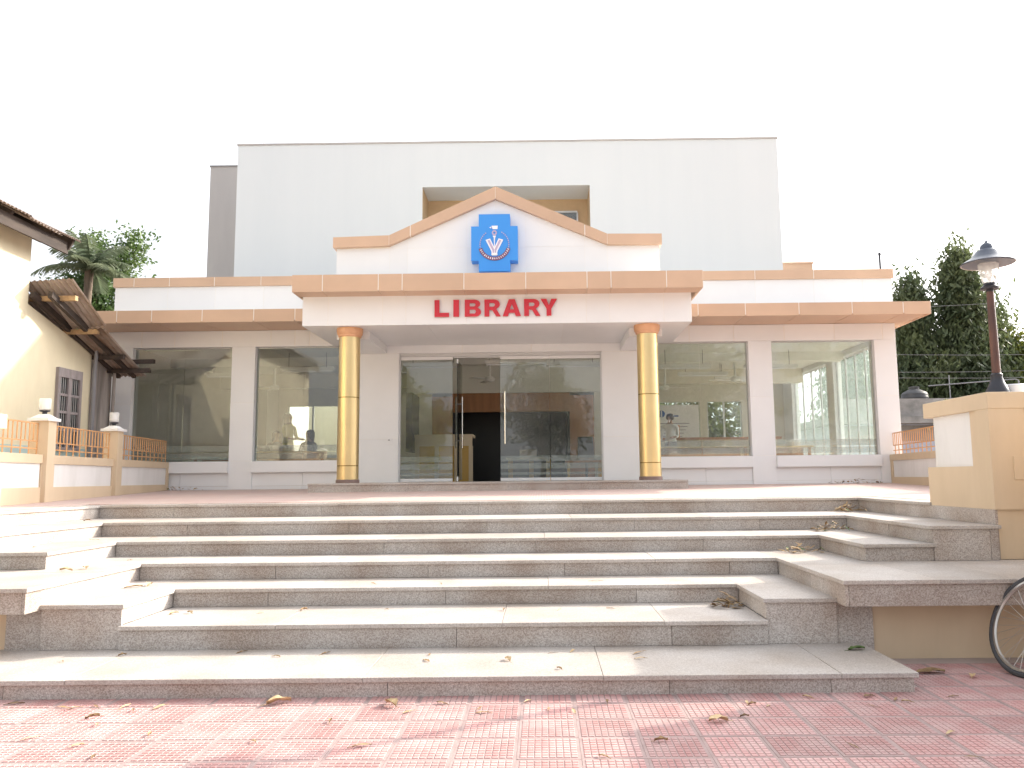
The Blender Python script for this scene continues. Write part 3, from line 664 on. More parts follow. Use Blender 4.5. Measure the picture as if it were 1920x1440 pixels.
# ------------------------------------------------------------------ hall block behind
HB = root('hall_block', (-.8, 19.0, 4.7), 'tall pale windowless hall block rising behind the library', 'building')
def Q(name, mb, m, **kw): return wpart(name, mb, m, HB, **kw)
b0, b1, bt, r0, r1, rt = -7.47, 5.89, 9.57, -2.88, 1.24, 8.44
Q('wall', bx(b0, r0, 19, 23, 4.71, bt), BLOCK); Q('wall', bx(r1, b1, 19, 23, 4.71, bt), BLOCK); Q('wall', bx(r0, r1, 19, 23, rt, bt), BLOCK)
Q('wall', bx(r0, r1, 19, 23, 4.71, 6.0), BLOCK)
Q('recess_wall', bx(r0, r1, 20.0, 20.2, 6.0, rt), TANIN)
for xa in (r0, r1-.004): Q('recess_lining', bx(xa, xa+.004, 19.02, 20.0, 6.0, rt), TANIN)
Q('roof_coping', bx(b0-.02, b1+.02, 18.98, 23.02, bt, bt+.04), GREYW)
for xa, xb in ((-2.55, -.9), (-.55, .97)):
    f = MB(); f.box(xa, xb, 19.93, 19.99, 8.06, 8.11)
    n = 3
    for i in range(n+1):
        x = xa+(xb-xa)*i/n; f.box(x-.02, x+.02, 19.93, 19.99, 6.9, 8.06)
    f.box(xa, xb, 19.93, 19.99, 7.80, 7.84); o = Q('window', f, ALU)
    wpart('pane', bx(xa, xb, 19.95, 19.96, 6.9, 8.06), GLASS, o); wpart('dark_room_sheet', bx(xa, xb, 19.992, 19.998, 6.9, 8.06), DARK, o)  # black sheet behind the pane stands in for an unlit room
an = new('roof_antenna', MB().tube([(0,0,0),(0,0,.32)], .008, 6).tube([(0,0,.31),(.10,0,.29)], .006, 5).mesh('roof_antenna', ALU), None, (-6.9, 19.2, bt+.04)); tag(an, 'thin bent antenna rod on the left roof edge of the hall block', 'antenna')
GB = root('stair_tower', (-9, 22.6, 1), 'grey tower block standing behind the left edge of the hall', 'building')
wpart('wall', bx(-9.42, -7.6, 22.0, 26, 1, 10.25), GREYW, GB); wpart('roof_coping', bx(-9.44, -7.58, 21.98, 26.02, 10.25, 10.29), CONC, GB)
RB = root('roof_cabin', (6.5, 20, 4.7), 'small peach roof cabin right of the hall block', 'building')
wpart('wall', bx(5.95, 6.96, 20.0, 21.5, 4.71, 6.66), PEACH, RB); wpart('roof_coping', bx(5.93, 6.98, 19.98, 21.52, 6.66, 6.70), PEACH, RB)
vp = root('vent_pipe', (7.05, 16.25, 5.47), 'short black vent pipe with hooked cable at the right roof corner', 'pipe')
part('pipe', MB().tube([(0,0,0),(0,0,.36)], .022, 8).lathe([(.03,.34),(.03,.39),(.012,.40)], 8), IRON, vp); part('cable', MB().tube([(.02,0,.36),(.09,0,.37),(.12,0,.42)], .006, 5).tube([(.10,0,.0),(.14,0,.05),(.145,0,.1)], .006, 5), CABLE, vp)

# ------------------------------------------------------------------ left house with corrugated roofs
HS = root('old_house', (-9.5, 12, 0), 'old cream house with rusty corrugated roofs beside the library', 'house')
def Hp(name, mb, m, **kw): return wpart(name, mb, m, HS, **kw)
XH = -8.30
Hp('wall', bx(-13.5, XH, 4.0, 12.65, 0, 5.28), CREAM)
Hp('wall', MB().add([(XH,12.651,0),(XH,14.55,0),(XH,14.55,3.66),(XH,12.651,4.18),(-12,12.651,0),(-12,14.55,0),(-12,14.55,3.66),(-12,12.651,4.18)], [(0,1,2,3),(7,6,5,4),(0,4,5,1),(1,5,6,2),(2,6,7,3),(3,7,4,0)]), CREAM)
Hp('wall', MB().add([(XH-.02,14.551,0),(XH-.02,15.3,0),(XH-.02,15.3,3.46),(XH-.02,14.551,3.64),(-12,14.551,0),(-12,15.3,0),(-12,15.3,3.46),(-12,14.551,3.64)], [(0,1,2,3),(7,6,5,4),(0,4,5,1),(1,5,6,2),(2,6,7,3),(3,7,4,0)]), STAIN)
Hp('dado', bx(XH, XH+.012, 6.0, 14.54, 0, 1.90), TEAL)
def corrug(a, b, c, d_, waves, amp, name, m):   # a-b ridge-side edge, c-d eave-side edge (a over c); waves run along a-b
    a, b, c, d_ = map(Vector, (a, b, c, d_)); n = waves*8; nrm = (b-a).cross(c-a).normalized()
    if nrm.z < 0: nrm = -nrm
    mb = MB(); rows = 3
    for lay in (0, 1):
        for j in range(rows+1):
            for i in range(n+1):
                t = i/n; s = j/rows; p = a.lerp(b, t).lerp(c.lerp(d_, t), s)
                p = p+nrm*(amp*math.sin(2*PI*waves*t)-.004*lay); mb.v.append(tuple(p))
    st = (rows+1)*(n+1)
    for j in range(rows):
        for i in range(n):
            k = j*(n+1)+i; q_ = (k, k+1, k+n+2, k+n+1); mb.f.append(q_); mb.mi.append(0); mb.f.append(tuple(x+st for x in reversed(q_))); mb.mi.append(0)
    return Hp(name, mb, m, smooth=False)
# main roof: eave along x=-7.75, sheets side by side
y = 4.0
while y < 13.0:
    y2 = min(y+.86, 13.05); dz = random.uniform(-.02, .03)
    corrug((-11.0, y-.04, 6.95+dz), (-11.0, y2+.04, 6.95+dz), (-7.72-random.uniform(0,.08), y-.04, 5.33+dz), (-7.72-random.uniform(0,.08), y2+.04, 5.33+dz), 11, .014, 'roof_sheet', SHEET); y = y2
corrug((-11.0, 4, 6.95), (-11.0, 13.05, 6.95), (-14.2, 4, 5.3), (-14.2, 13.05, 5.3), 60, .014, 'roof_sheet', SHEET)
for k in range(9): 
    yy = 4.4+k*1.02; Hp('rafter', MB().bar((-11, yy, 6.85), (-7.9, yy, 5.31), .06, .10), WOOD)
Hp('eave_board', bx(-7.95, -7.91, 4.0, 13.0, 5.10, 5.30), WOOD); Hp('purlin', bx(-8.36, -8.28, 4.0, 12.95, 5.29, 5.37), WOOD)
Hp('barge_board', MB().bar((-11, 13.0, 6.86), (-7.85, 13.0, 5.26), .04, .20), WOOD)
Hp('gable', MB().add([(-13.5,12.6,5.28),(-8.4,12.6,5.28),(-11,12.6,6.8),(-13.5,12.4,5.28),(-8.4,12.4,5.28),(-11,12.4,6.8)], [(0,1,2),(5,4,3)]), CREAM)
# lean-to roof sloping away from the house
for i, (xa, xb) in enumerate(((-8.45, -7.62), (-9.25, -8.42), (-10.05, -9.22), (-10.9, -10.02))):
    dz = .06*(i == 0)
    corrug((xa, 12.68, 4.50+dz), (xb, 12.60+.1*(i == 0), 4.52+dz*1.5), (xa, 13.8, 3.95), (xb, 13.75, 3.97+dz), 9, .015, 'roof_sheet', SHEET)
    corrug((xa, 13.7, 3.97), (xb, 13.7, 3.97), (xa, 15.5, 3.36), (xb-(.12 if i == 0 else 0), 15.5, 3.36), 9, .015, 'roof_sheet', SHEET)
for x in (-7.95, -8.25, -9.4): Hp('rafter', MB().bar((x, 12.66, 4.34), (x, 15.45, 3.36), .07, .11), WOOD)
for yy, zz, xe in ((12.9, 4.32, -7.66), (13.75, 3.92, -7.75), (14.6, 3.60, -7.72), (15.15, 3.42, -7.50), (15.4, 3.63, -7.55)):
    Hp('purlin', MB().bar((-10.5, yy, zz), (xe, yy, zz), .08, .08), WOODL if yy < 14 else WOOD)
Hp('drainpipe', MB().tube([(XH+.10, 14.50, 3.95), (XH+.10, 14.52, 3.6), (XH+.07, 14.55, 3.3), (XH+.07, 14.56, .9)], .035, 8), PIPE, smooth=True)
Hp('drainpipe', MB().tube([(XH+.06, 15.2, 3.7), (XH+.08, 15.22, 3.3), (XH+.06, 15.22, .9)], .03, 8), STAIN, smooth=True)
f = MB(); y0, y1, z0, z1, X = 13.50, 14.22, 1.85, 3.27, XH
f.box(X-.02, X+.05, y0, y0+.07, z0, z1); f.box(X-.02, X+.05, y1-.07, y1, z0, z1); f.box(X-.02, X+.05, y0+.07, y1-.07, z1-.16, z1); f.box(X-.02, X+.05, y0+.07, y1-.07, z0, z0+.06); f.box(X-.02, X+.045, (y0+y1)/2-.05, (y0+y1)/2+.05, z0+.06, z1-.16)
wn = Hp('window', f, GREYT)
for k in range(2):
    a = y0+.07 if k == 0 else (y0+y1)/2+.05; b = (y0+y1)/2-.05 if k == 0 else y1-.07
    wpart('pane', bx(X+.004, X+.012, a, b, z0+.06, z1-.16), DARK, wn)
    for j in range(1, 4): zz = z0+.06+(z1-.22-z0)*j/4; wpart('glazing_bar', bx(X+.013, X+.04, a, b, zz-.022, zz+.022), GREYT, wn)
    for j in range(1, 4): yy = a+(b-a)*j/4; wpart('bar', MB().tube([(X+.02, yy, z0+.06), (X+.02, yy, z1-.16)], .006, 5), ALU, wn)

# ------------------------------------------------------------------ boundary walls with railings
def boundary(sgn, a, b, label, posts, zshift=0):
    a = Vector(a); b = Vector(b); d = (b-a); L = d.length; d.normalize(); n = Vector((d.y, -d.x))*1.0
    if n.x*sgn > 0: n = -n          # n points towards the terrace (inwards)
    r = root('boundary_wall', (b.x, b.y, 1.0), label, 'wall', 'low boundary walls with railings')
    def obx(s0, s1, t0, t1, z0, z1):   # s along wall, t across (positive inwards)
        P_ = lambda s, t: a+d*s+n*t
        pts = [P_(s0,t0), P_(s1,t0), P_(s1,t1), P_(s0,t1)]
        if sgn < 0: pass
        return MB().hexa([(p.x, p.y, z0) for p in pts]+[(p.x, p.y, z1) for p in pts])
    wpart('wall', obx(0, L, -.12, 0, 1.0, 1.62), TAN, r)
    wpart('coping', obx(0, L, -.14, .035, 1.56, 1.68), TAN, r); wpart('skirting', obx(0, L, 0, .028, 1.0, 1.24), TAN, r)
    ps = sorted(set([0]+[p for p in posts]+[L]))
    for s0, s1 in zip(ps[:-1], ps[1:]):
        wpart('panel', obx(s0+.14, s1-.14, 0, .012, 1.24, 1.56), PANELW, r)
        # railing bay
        e0 = s0+(.12 if s0 in posts else 0); e1 = s1-(.12 if s1 in posts else 0)
        rl = MB()
        for z in (1.76, 1.93, 2.10):
            p, q_ = a+d*e0+n*-.05, a+d*e1+n*-.05
            if z == 1.93: continue
            rl.bar((p.x, p.y, z), (q_.x, q_.y, z), .018, .018)
        p, q_ = a+d*e0+n*-.05, a+d*e1+n*-.05; rl.bar((p.x, p.y, 1.86), (q_.x, q_.y, 1.86), .016, .016)
        ro = wpart('railing', rl, RAILP, r); k = max(2, int((e1-e0)/.105))
        for i in range(k+1):
            p = a+d*(e0+(e1-e0)*i/k)+n*-.05; zb = 1.67 if i % 2 == 0 else 1.86
            wpart('bar', MB().bar((p.x, p.y, zb), (p.x, p.y, 2.10), .013), RAILP, ro)
    for s in ps[1:]:
        wpart('pilaster', obx(s-.13, min(s+.13, L), 0, .03, 1.24, 1.56), TAN, r)
    for s in posts:
        c = a+d*s+n*-.03
        pp = wpart('post', obx(s-.115, s+.115, -.145, .085, 1.0, 2.14), TAN, r)
        m = MB(); h = .145
        m.hexa([(c.x-h,c.y-h,2.14),(c.x+h,c.y-h,2.14),(c.x+h,c.y+h,2.14),(c.x-h,c.y+h,2.14),(c.x-h,c.y-h,2.18),(c.x+h,c.y-h,2.18),(c.x+h,c.y+h,2.18),(c.x-h,c.y+h,2.18)])
        m.hexa([(c.x-.12,c.y-.12,2.18),(c.x+.12,c.y-.12,2.18),(c.x+.12,c.y+.12,2.18),(c.x-.12,c.y+.12,2.18),(c.x-.05,c.y-.05,2.235),(c.x+.05,c.y-.05,2.235),(c.x+.05,c.y+.05,2.235),(c.x-.05,c.y+.05,2.235)])
        wpart('post_cap', m, PANELW, pp)
    return [a+d*s+n*-.03 for s in posts]
Lp = boundary(-1, (-6.45, 8.2), (-7.47, 15.97), 'low tan wall with white panels and peach railing beside the old house', [.35, 2.75, 5.15])
Rp = boundary(1, (6.10, 9.0), (6.92, 15.97), 'low tan wall with white panels and peach railing right of the library', [.3, 2.7])
def pillar_lamp(p, label):
    r = root('pillar_lamp', (p.x, p.y, 2.235), label, 'lamp', 'small jar lamps on the wall posts')
    part('base', MB().lathe([(.03,0),(.03,.03),(.065,.04),(.07,.055)], 16), IRON, r, smooth=True)
    part('jar', MB().lathe([(.055,.055),(.072,.07),(.075,.20),(.066,.22)], 20, cap=False), GLOBE, r, smooth=True); part('bulb', MB().lathe([(.015,.055),(.03,.10),(.035,.15),(.02,.18)], 12), EMW, r, smooth=True)
for p, l in zip(Lp, ('jar lamp on the nearest post of the left boundary wall', 'clear jar lamp on the post below the old house window', 'frosted jar lamp on the railing post closest to the library')): pillar_lamp(p, l)

# ------------------------------------------------------------------ street lamp on the right pier
SLp = root('street_lamp', (3.985, 6.98, 1.99), 'short rusty lamp post with dark bell shade and clear globe on the pier', 'street lamp')
part('base', MB().lathe([(.10,0),(.095,.02),(.06,.09),(.045,.14),(.048,.15),(.048,.165),(.038,.175)], 20), IRON, SLp, smooth=True)
part('pole', MB().lathe([(.036,.17),(.034,.5),(.030,.91)], 16), RUSTP, SLp, smooth=True)
part('collar', MB().lathe([(.03,.90),(.03,.915),(.075,.925),(.078,.94),(.05,.965),(.05,.98)], 20), IRON, SLp, smooth=True)
part('globe', MB().lathe([(.048,.975),(.058,1.0),(.075,1.08),(.085,1.16),(.08,1.19)], 24, cap=False), GLOBE, SLp, smooth=True)
part('bulb', MB().lathe([(.012,.98),(.02,1.02),(.032,1.06),(.03,1.11),(.012,1.14)], 14), GLOBE, SLp, smooth=True)
SHADEM = mat('sky_tinted_black', (.05, .065, .10), .3, spec=.7)  # lighter blue of the reflected sky mixed into the dark colour
sh = part('shade', MB().lathe([(.22,1.155),(.222,1.162),(.19,1.182),(.135,1.215),(.115,1.245),(.108,1.25),(.10,1.265),(.06,1.29),(.058,1.30),(.052,1.325),(.03,1.345),(.012,1.35),(.008,1.375)], 32), SHADEM, SLp, smooth=True)
part('lining', MB().lathe([(.215,1.153),(.12,1.195),(.06,1.21)], 32, cap=False), SHADEW, sh, smooth=True)
sl2 = root('pier_light', (4.16, 7.03, 1.985), 'white drum light fitting on the pier beside the lamp post', 'lamp'); part('drum', MB().lathe([(.085,0),(.085,.075),(.075,.085)], 24), EMW, sl2, smooth=True); part('rim', MB().lathe([(.09,.0),(.09,.012)], 24), ALU, sl2)

# ------------------------------------------------------------------ bicycle
BK = root('bicycle', (3.03, 5.33, 0), 'old roadster bicycle with grey tyres leaning at the right edge', 'bicycle')
BK.rotation_euler = (0, 0, 0)
def torus(R, r, c, n=48, k=8, m=None):
    mb = m or MB(); o = len(mb.v)
    for i in range(n):
        a = 2*PI*i/n
        for j in range(k):
            b = 2*PI*j/k; rr = R+r*math.cos(b); mb.v.append((c[0]+rr*math.cos(a), c[1]+r*math.sin(b), c[2]+rr*math.sin(a)))
    for i in range(n):
        for j in range(k):
            mb.f.append((o+i*k+j, o+i*k+(j+1) % k, o+((i+1) % n)*k+(j+1) % k, o+((i+1) % n)*k+j)); mb.mi.append(mb.cur)
    return mb
def wheel(cx):
    w_ = part('wheel', torus(.335, .0185, (cx, 0, .353)), RUBBER, BK, smooth=True)
    m = torus(.311, .014, (cx, 0, .353), 48, 6); part('rim', m, RIM, w_, smooth=True)
    m = MB(); m.tube([(cx, -.05, .353), (cx, .05, .353)], .02, 10)
    for i in range(32):
        a = 2*PI*i/32; s = .03 if i % 2 else -.03; b = a+(.35 if (i//2) % 2 else -.35)
        m.tube([(cx+.02*math.cos(b), s, .353+.02*math.sin(b)), (cx+.305*math.cos(a), 0, .353+.305*math.sin(a))], .0016, 4, False)
    part('spokes', m, RIM, w_)
    # mudguard
    mb = MB(); n = 16; a0, a1 = (math.radians(-20), math.radians(150)) if cx > .5 else (math.radians(25), math.radians(200))
    for i in range(n+1):
        a = a0+(a1-a0)*i/n
        for s, rr in ((-.03, .362), (0, .372), (.03, .362)): mb.v.append((cx+rr*math.cos(a), s, .353+rr*math.sin(a)))
    for i in range(n):
        for j in range(2): k = i*3+j; mb.f.append((k, k+1, k+4, k+3)); mb.mi.append(0)
    return w_
wheel(0); wheel(1.16)
fr = MB()
hd = Vector((.90, 0, .82)); hd0 = Vector((.93, 0, .70)); bb = Vector((.47, 0, .30)); st = Vector((.33, 0, .84)); ra = Vector((0, 0, .353))
for p, q_, r in ((hd, st-Vector((-.01,0,.04)), .015), (hd0, bb, .017), (bb, st, .016), (Vector((.88,0,.90)), Vector((.945,0,.66)), .02)): fr.tube([p, q_], r, 8)
for s in (-.055, .055):
    fr.tube([bb+Vector((0, s*.6, 0)), ra+Vector((0, s, 0))], .009, 6); fr.tube([st+Vector((0, s*.3, -.06)), ra+Vector((0, s, 0))], .008, 6)
part('frame', fr, BPAINT, BK, smooth=True)
fk = MB()
for s in (-.05, .05): fk.tube([(.945, s*.6, .68), (1.02, s, .52), (1.16, s, .353)], .011, 6); fk.tube([(1.16, s, .353), (1.42, s*.5, .56)], .003, 5)
part('fork', fk, BPAINT, BK, smooth=True)
part('handlebar', MB().tube([(.88,0,.9),(.87,0,1.0)], .013, 8).tube([(.70,-.27,1.0),(.86,-.22,1.02),(.90,-.08,1.02),(.90,.08,1.02),(.86,.22,1.02),(.70,.27,1.0)], .012, 8), RIM, BK, smooth=True)
sd = MB().tube([(.48,0,.93),(.36,0,.945),(.26,0,.95),(.20,0,.94)], [.025,.05,.10,.07], 10); sd.v = [(x, y, .94+(z-.94)*.5) for x, y, z in sd.v]
part('saddle', sd, LEATHER, BK, smooth=True); part('seat_post', MB().tube([(.33,0,.83),(.31,0,.93)], .013, 8), RIM, BK)
cr_ = part('crankset', torus(.09, .008, (.47, .04, .30), 24, 5), RIM, BK, smooth=True)
part('crank', MB().tube([(.47,.06,.30),(.55,.07,.16)], .009, 6).box(.51,.60,.075,.15,.15,.17).tube([(.47,-.06,.30),(.39,-.07,.44)], .009, 6).box(.35,.44,-.15,-.075,.43,.45), BPAINT, BK)
gd = MB()
for cx, a0, a1 in ((0, 20, 205), (1.16, -5, 150)):
    n = 18; o = len(gd.v)
    for i in range(n+1):
        a = math.radians(a0+(a1-a0)*i/n)
        for s, rr in ((-.03,.366), (0,.378), (.03,.366)): gd.v.append((cx+rr*math.cos(a), s, .353+rr*math.sin(a)))
    for i in range(n):
        for j in range(2): k = o+i*3+j; gd.f.append((k, k+1, k+4, k+3)); gd.mi.append(0)
# the visible far wheel is the rear one: local +x points towards the camera and right
BK.rotation_euler = (math.radians(-25), 0, math.radians(-78))

# ------------------------------------------------------------------ fallen leaves
def leafmesh(name, L, Wd, curl, bend, m, seed):
    rnd = random.Random(seed); mb = MB(); n = 6
    for i in range(n+1):
        t = i/n; wdt = Wd*math.sin(PI*min(1, t*.93+.04))**.8*(1 if i < n else .05)
        zc = bend*math.sin(PI*t)*rnd.uniform(.5, 1.1)
        for s in (-1, 0, 1):
            mb.v.append((L*(t-.5), s*wdt/2*(1-.35*curl), zc+abs(s)*curl*Wd*.45*rnd.uniform(.5, 1.3)+.003))
    for i in range(n):
        for j in range(2): k = i*3+j; mb.f.append((k, k+1, k+4, k+3)); mb.mi.append(0)
    mb.tube([(-L*.5, 0, .004), (-L*.62, .004, .004), (-L*.75, .0, .003)], .0016, 4)
    return mb.mesh(name, m, True)
LV = [leafmesh('fallen_leaf', .10, .032, .4, .006, LEAFD, 1), leafmesh('fallen_leaf', .08, .035, .9, .010, LEAFD, 2), leafmesh('fallen_leaf', .12, .022, .3, .005, LEAFD, 3), leafmesh('fallen_leaf', .07, .026, .6, .006, LEAFT, 4), leafmesh('fallen_leaf', .10, .028, .4, .007, LEAFT, 5)]
BIG = leafmesh('fallen_leaf', .14, .085, .55, .02, LEAFT, 6); BIGD = leafmesh('fallen_leaf', .20, .085, .35, .014, LEAFD, 7); GRN = leafmesh('fallen_leaf', .15, .085, .35, .016, LEAFG, 8)
def leaf(x, y, z, me, label, group, s=1, rz=None):
    o = new('fallen_leaf', me); o.location = (x, y, z+.0015); o.rotation_euler = (random.uniform(-.12, .12), random.uniform(-.1, .1), random.uniform(0, 6.28) if rz is None else rz); o.scale = (s, s, s)
    tag(o, label, 'leaf', group)
LPOS = [(-3.13,4.90,0.000),(-2.80,4.81,0.000),(-2.73,4.79,0.000),(-2.62,4.83,0.000),(-2.44,4.82,0.000),(-2.35,4.73,0.000),(-2.23,4.79,0.000),(-2.51,4.60,0.000),(-2.41,4.47,0.000),(-2.04,4.29,0.000),(-2.32,4.13,0.000),(-2.15,3.97,0.000),(-1.46,4.17,0.000),(-0.35,4.63,0.000),(-0.77,4.66,0.000),(-0.60,4.83,0.000),(-0.37,4.73,0.000),(-0.10,4.86,0.000),(0.02,4.70,0.000),(0.16,4.64,0.000),(0.36,4.82,0.000),(1.16,4.79,0.000),(1.18,4.75,0.000),(1.26,4.71,0.000),(1.08,4.52,0.000),(1.54,4.89,0.000),(1.90,4.90,0.000),(2.07,4.78,0.000),(2.03,4.83,0.000),(1.84,4.70,0.000),(2.39,4.88,0.000),(1.48,4.03,0.000),(2.03,4.21,0.000),(1.96,3.87,0.000),(-2.63,4.26,0.000),(-1.16,4.49,0.000),(-0.90,4.09,0.000),(0.57,4.13,0.000),(0.27,3.91,0.000),(-2.9,5.65,0.114),(-3.21,5.48,0.114),(-2.10,5.72,0.114),(-1.81,5.57,0.114),(-1.50,5.66,0.114),(-0.78,5.59,0.114),(-0.77,5.40,0.114),(0.05,5.61,0.114),(0.19,5.65,0.114),(0.63,5.58,0.114),(0.62,5.41,0.114),(0.09,5.15,0.114),(-2.18,6.30,0.285),(-1.88,6.41,0.285),(-1.23,6.42,0.285),(-0.31,6.32,0.285),(0.12,6.32,0.285),(0.51,6.37,0.285),(-0.85,6.76,0.430),(-1.43,6.84,0.430),(0.45,6.87,0.430),(-3.85,7.55,0.574),(-1.88,7.55,0.574),(-4.55,8.2,0.717),(-4.62,7.35,0.717),(-4.1,8.5,0.717),(-5.2,9.2,0.863)]
LLAB = {0: ('dry brown leaf lying loose on the pink plaza tiles', 'dry leaves on the plaza'), .114: ('thin dry leaf lying on the broad bottom step', 'dry leaves on the bottom step'), .285: ('small dry leaf lying on the second step from the bottom', 'dry leaves on the second step'),
        .43: ('small dry leaf lying on the third step from the bottom', 'dry leaves on the third step'), .574: ('small dry leaf lying on the fourth step from the bottom', 'dry leaves on the fourth step'), .717: ('small dry leaf lying on the fifth step from the bottom', 'dry leaves on the fifth step'), .863: ('lone dry leaf lying on the uppermost left tread', None)}
ONES = 'first second third fourth fifth sixth seventh eighth ninth tenth eleventh twelfth thirteenth fourteenth fifteenth sixteenth seventeenth eighteenth nineteenth'.split()
def nth(n, tot):
    if n == 1: return 'leftmost'
    if n == tot: return 'rightmost'
    if n < 20: return ONES[n-1]
    t_, u_ = divmod(n, 10); return {2: 'twentieth', 3: 'thirtieth'}[t_] if u_ == 0 else {2: 'twenty-', 3: 'thirty-'}[t_]+ONES[u_-1]
WHERE = {0: 'small dry leaf from the left among those on the plaza tiles', .114: 'small dry leaf from the left on the bottom step', .285: 'small dry leaf from the left on the second step up', .43: 'small dry leaf from the left on the third step up', .574: 'small dry leaf from the left on the fourth step up', .717: 'small dry leaf from the left on the fifth step up'}
for i, (x, y, z) in enumerate(LPOS):
    lv = sorted((a/b, a, b) for a, b, c in LPOS if c == z); k = lv.index((x/y, x, y))+1; lab = LLAB[z][0]
    if len(lv) > 1:
        n_ = nth(k, len(lv)); lab = n_+' '+(WHERE[z] if n_ not in ('leftmost', 'rightmost') else WHERE[z].replace(' from the left', ''))
    leaf(x, y, z, LV[(i*7+i//3) % 5], lab, LLAB[z][1], random.uniform(.6, .95))
leaf(-1.56, 4.86, 0, BIG, 'large curled tan leaf left of centre at the foot of the steps', None, 1, .4)
leaf(-.89, 4.80, 0, BIG, 'large curled tan leaf nearest the middle foot of the steps', None, .95, 2.2)
leaf(.92, 4.44, 0, BIG, 'pale flat leaf alone on the shaded pink tiles', None, .8, 3.4)
leaf(2.53, 5.45, 0, BIGD, 'large dark brown leaf right of the bottom step end', None, 1, .1)
leaf(2.74, 5.33, 0, BIG, 'yellowish leaf caught beside the bicycle tyre', None, .6, 1.0)
leaf(2.12, 5.62, HZ[1], GRN, 'green leaf at the right end of the bottom step', None, .9, .3)
leaf(-.24, 5.40, HZ[1], BIG, 'crumpled olive leaf in the middle of the bottom step', None, .6, 2.0)
leaf(-2.85, 6.30, HZ[2], BIG, 'curled leaf nearest the left end of the second step', None, .55, 1.0); leaf(-2.74, 6.33, HZ[2], BIG, 'smaller curled leaf beside the left end of the second step', None, .5, 2.5)
leaf(-3.4, 6.75, HZ[3], BIGD, 'dark rusty leaf curled on the left side of the third step', None, .7, .5); leaf(-3.32, 6.86, HZ[3], BIG, 'rust coloured leaf standing up on the third step left', None, .75, 1.7)
leaf(-3.95, 6.72, HZ[4], BIG, 'curled pale leaf on the left bench slab corner', None, .7, .2); leaf(-3.86, 6.85, HZ[4], BIG, 'curled brown leaf on the left bench slab near the riser', None, .7, 2.2)

def pile(x, y, z, n, rx, ry, m, name_label):
    mb = MB()
    for i in range(n):
        a = random.uniform(0, 6.28); rr = random.random()**.7; cx = rx*rr*math.cos(a); cy = ry*rr*math.sin(a); zz = .003+random.random()*.10*(1-rr)
        th = random.uniform(0, 6.28); L = random.uniform(.05, .10); wd = L*random.uniform(.28, .5); tx, ty = math.cos(th), math.sin(th); up = random.uniform(-.02, .05)
        mb.cur = random.choice((0, 0, 1, 2 if random.random() < .2 else 0))
        P0 = [(-.5, 0, 0), (-.15, -.5, .25), (.2, -.42, .2), (.5, 0, .1), (.2, .42, .25), (-.15, .5, .2), (0, 0, -.15)]
        vs_ = [(cx+tx*L*u-ty*wd*v, cy+ty*L*u+tx*wd*v, max(.002, zz+wd*.5*q_+up*(u+.5))) for u, v, q_ in P0]
        mb.add(vs_, [(6,0,1),(6,1,2),(6,2,3),(6,3,4),(6,4,5),(6,5,0)])
    o = new('leaf_litter', mb.mesh('leaf_litter', m), None, (x, y, z+.002)); tag(o, name_label, 'leaves', kind='stuff')
LM = [LEAFD, LEAFT, LEAFG]
pile(3.60, 9.55, HZ[6], 60, .22, .16, LM, 'heap of dry leaves in the topmost right stair corner')
pile(3.02, 8.50, HZ[5], 45, .22, .15, LM, 'heap of dry leaves in the second right stair corner from the top')
pile(2.45, 7.70, HZ[4], 35, .20, .15, LM, 'heap of dry leaves in the right stair corner above the bench')
pile(1.42, 6.42, HZ[2], 40, .13, .16, LM, 'heap of green and brown leaves in the lowest right stair corner')
pile(6.15, 15.75, zt(15.75), 45, .6, .14, LM, 'dark leaves swept against the wall below the right window')
pile(-7.2, 15.8, zt(15.8), 30, .6, .1, LM, 'dark leaves swept against the wall below the leftmost window')

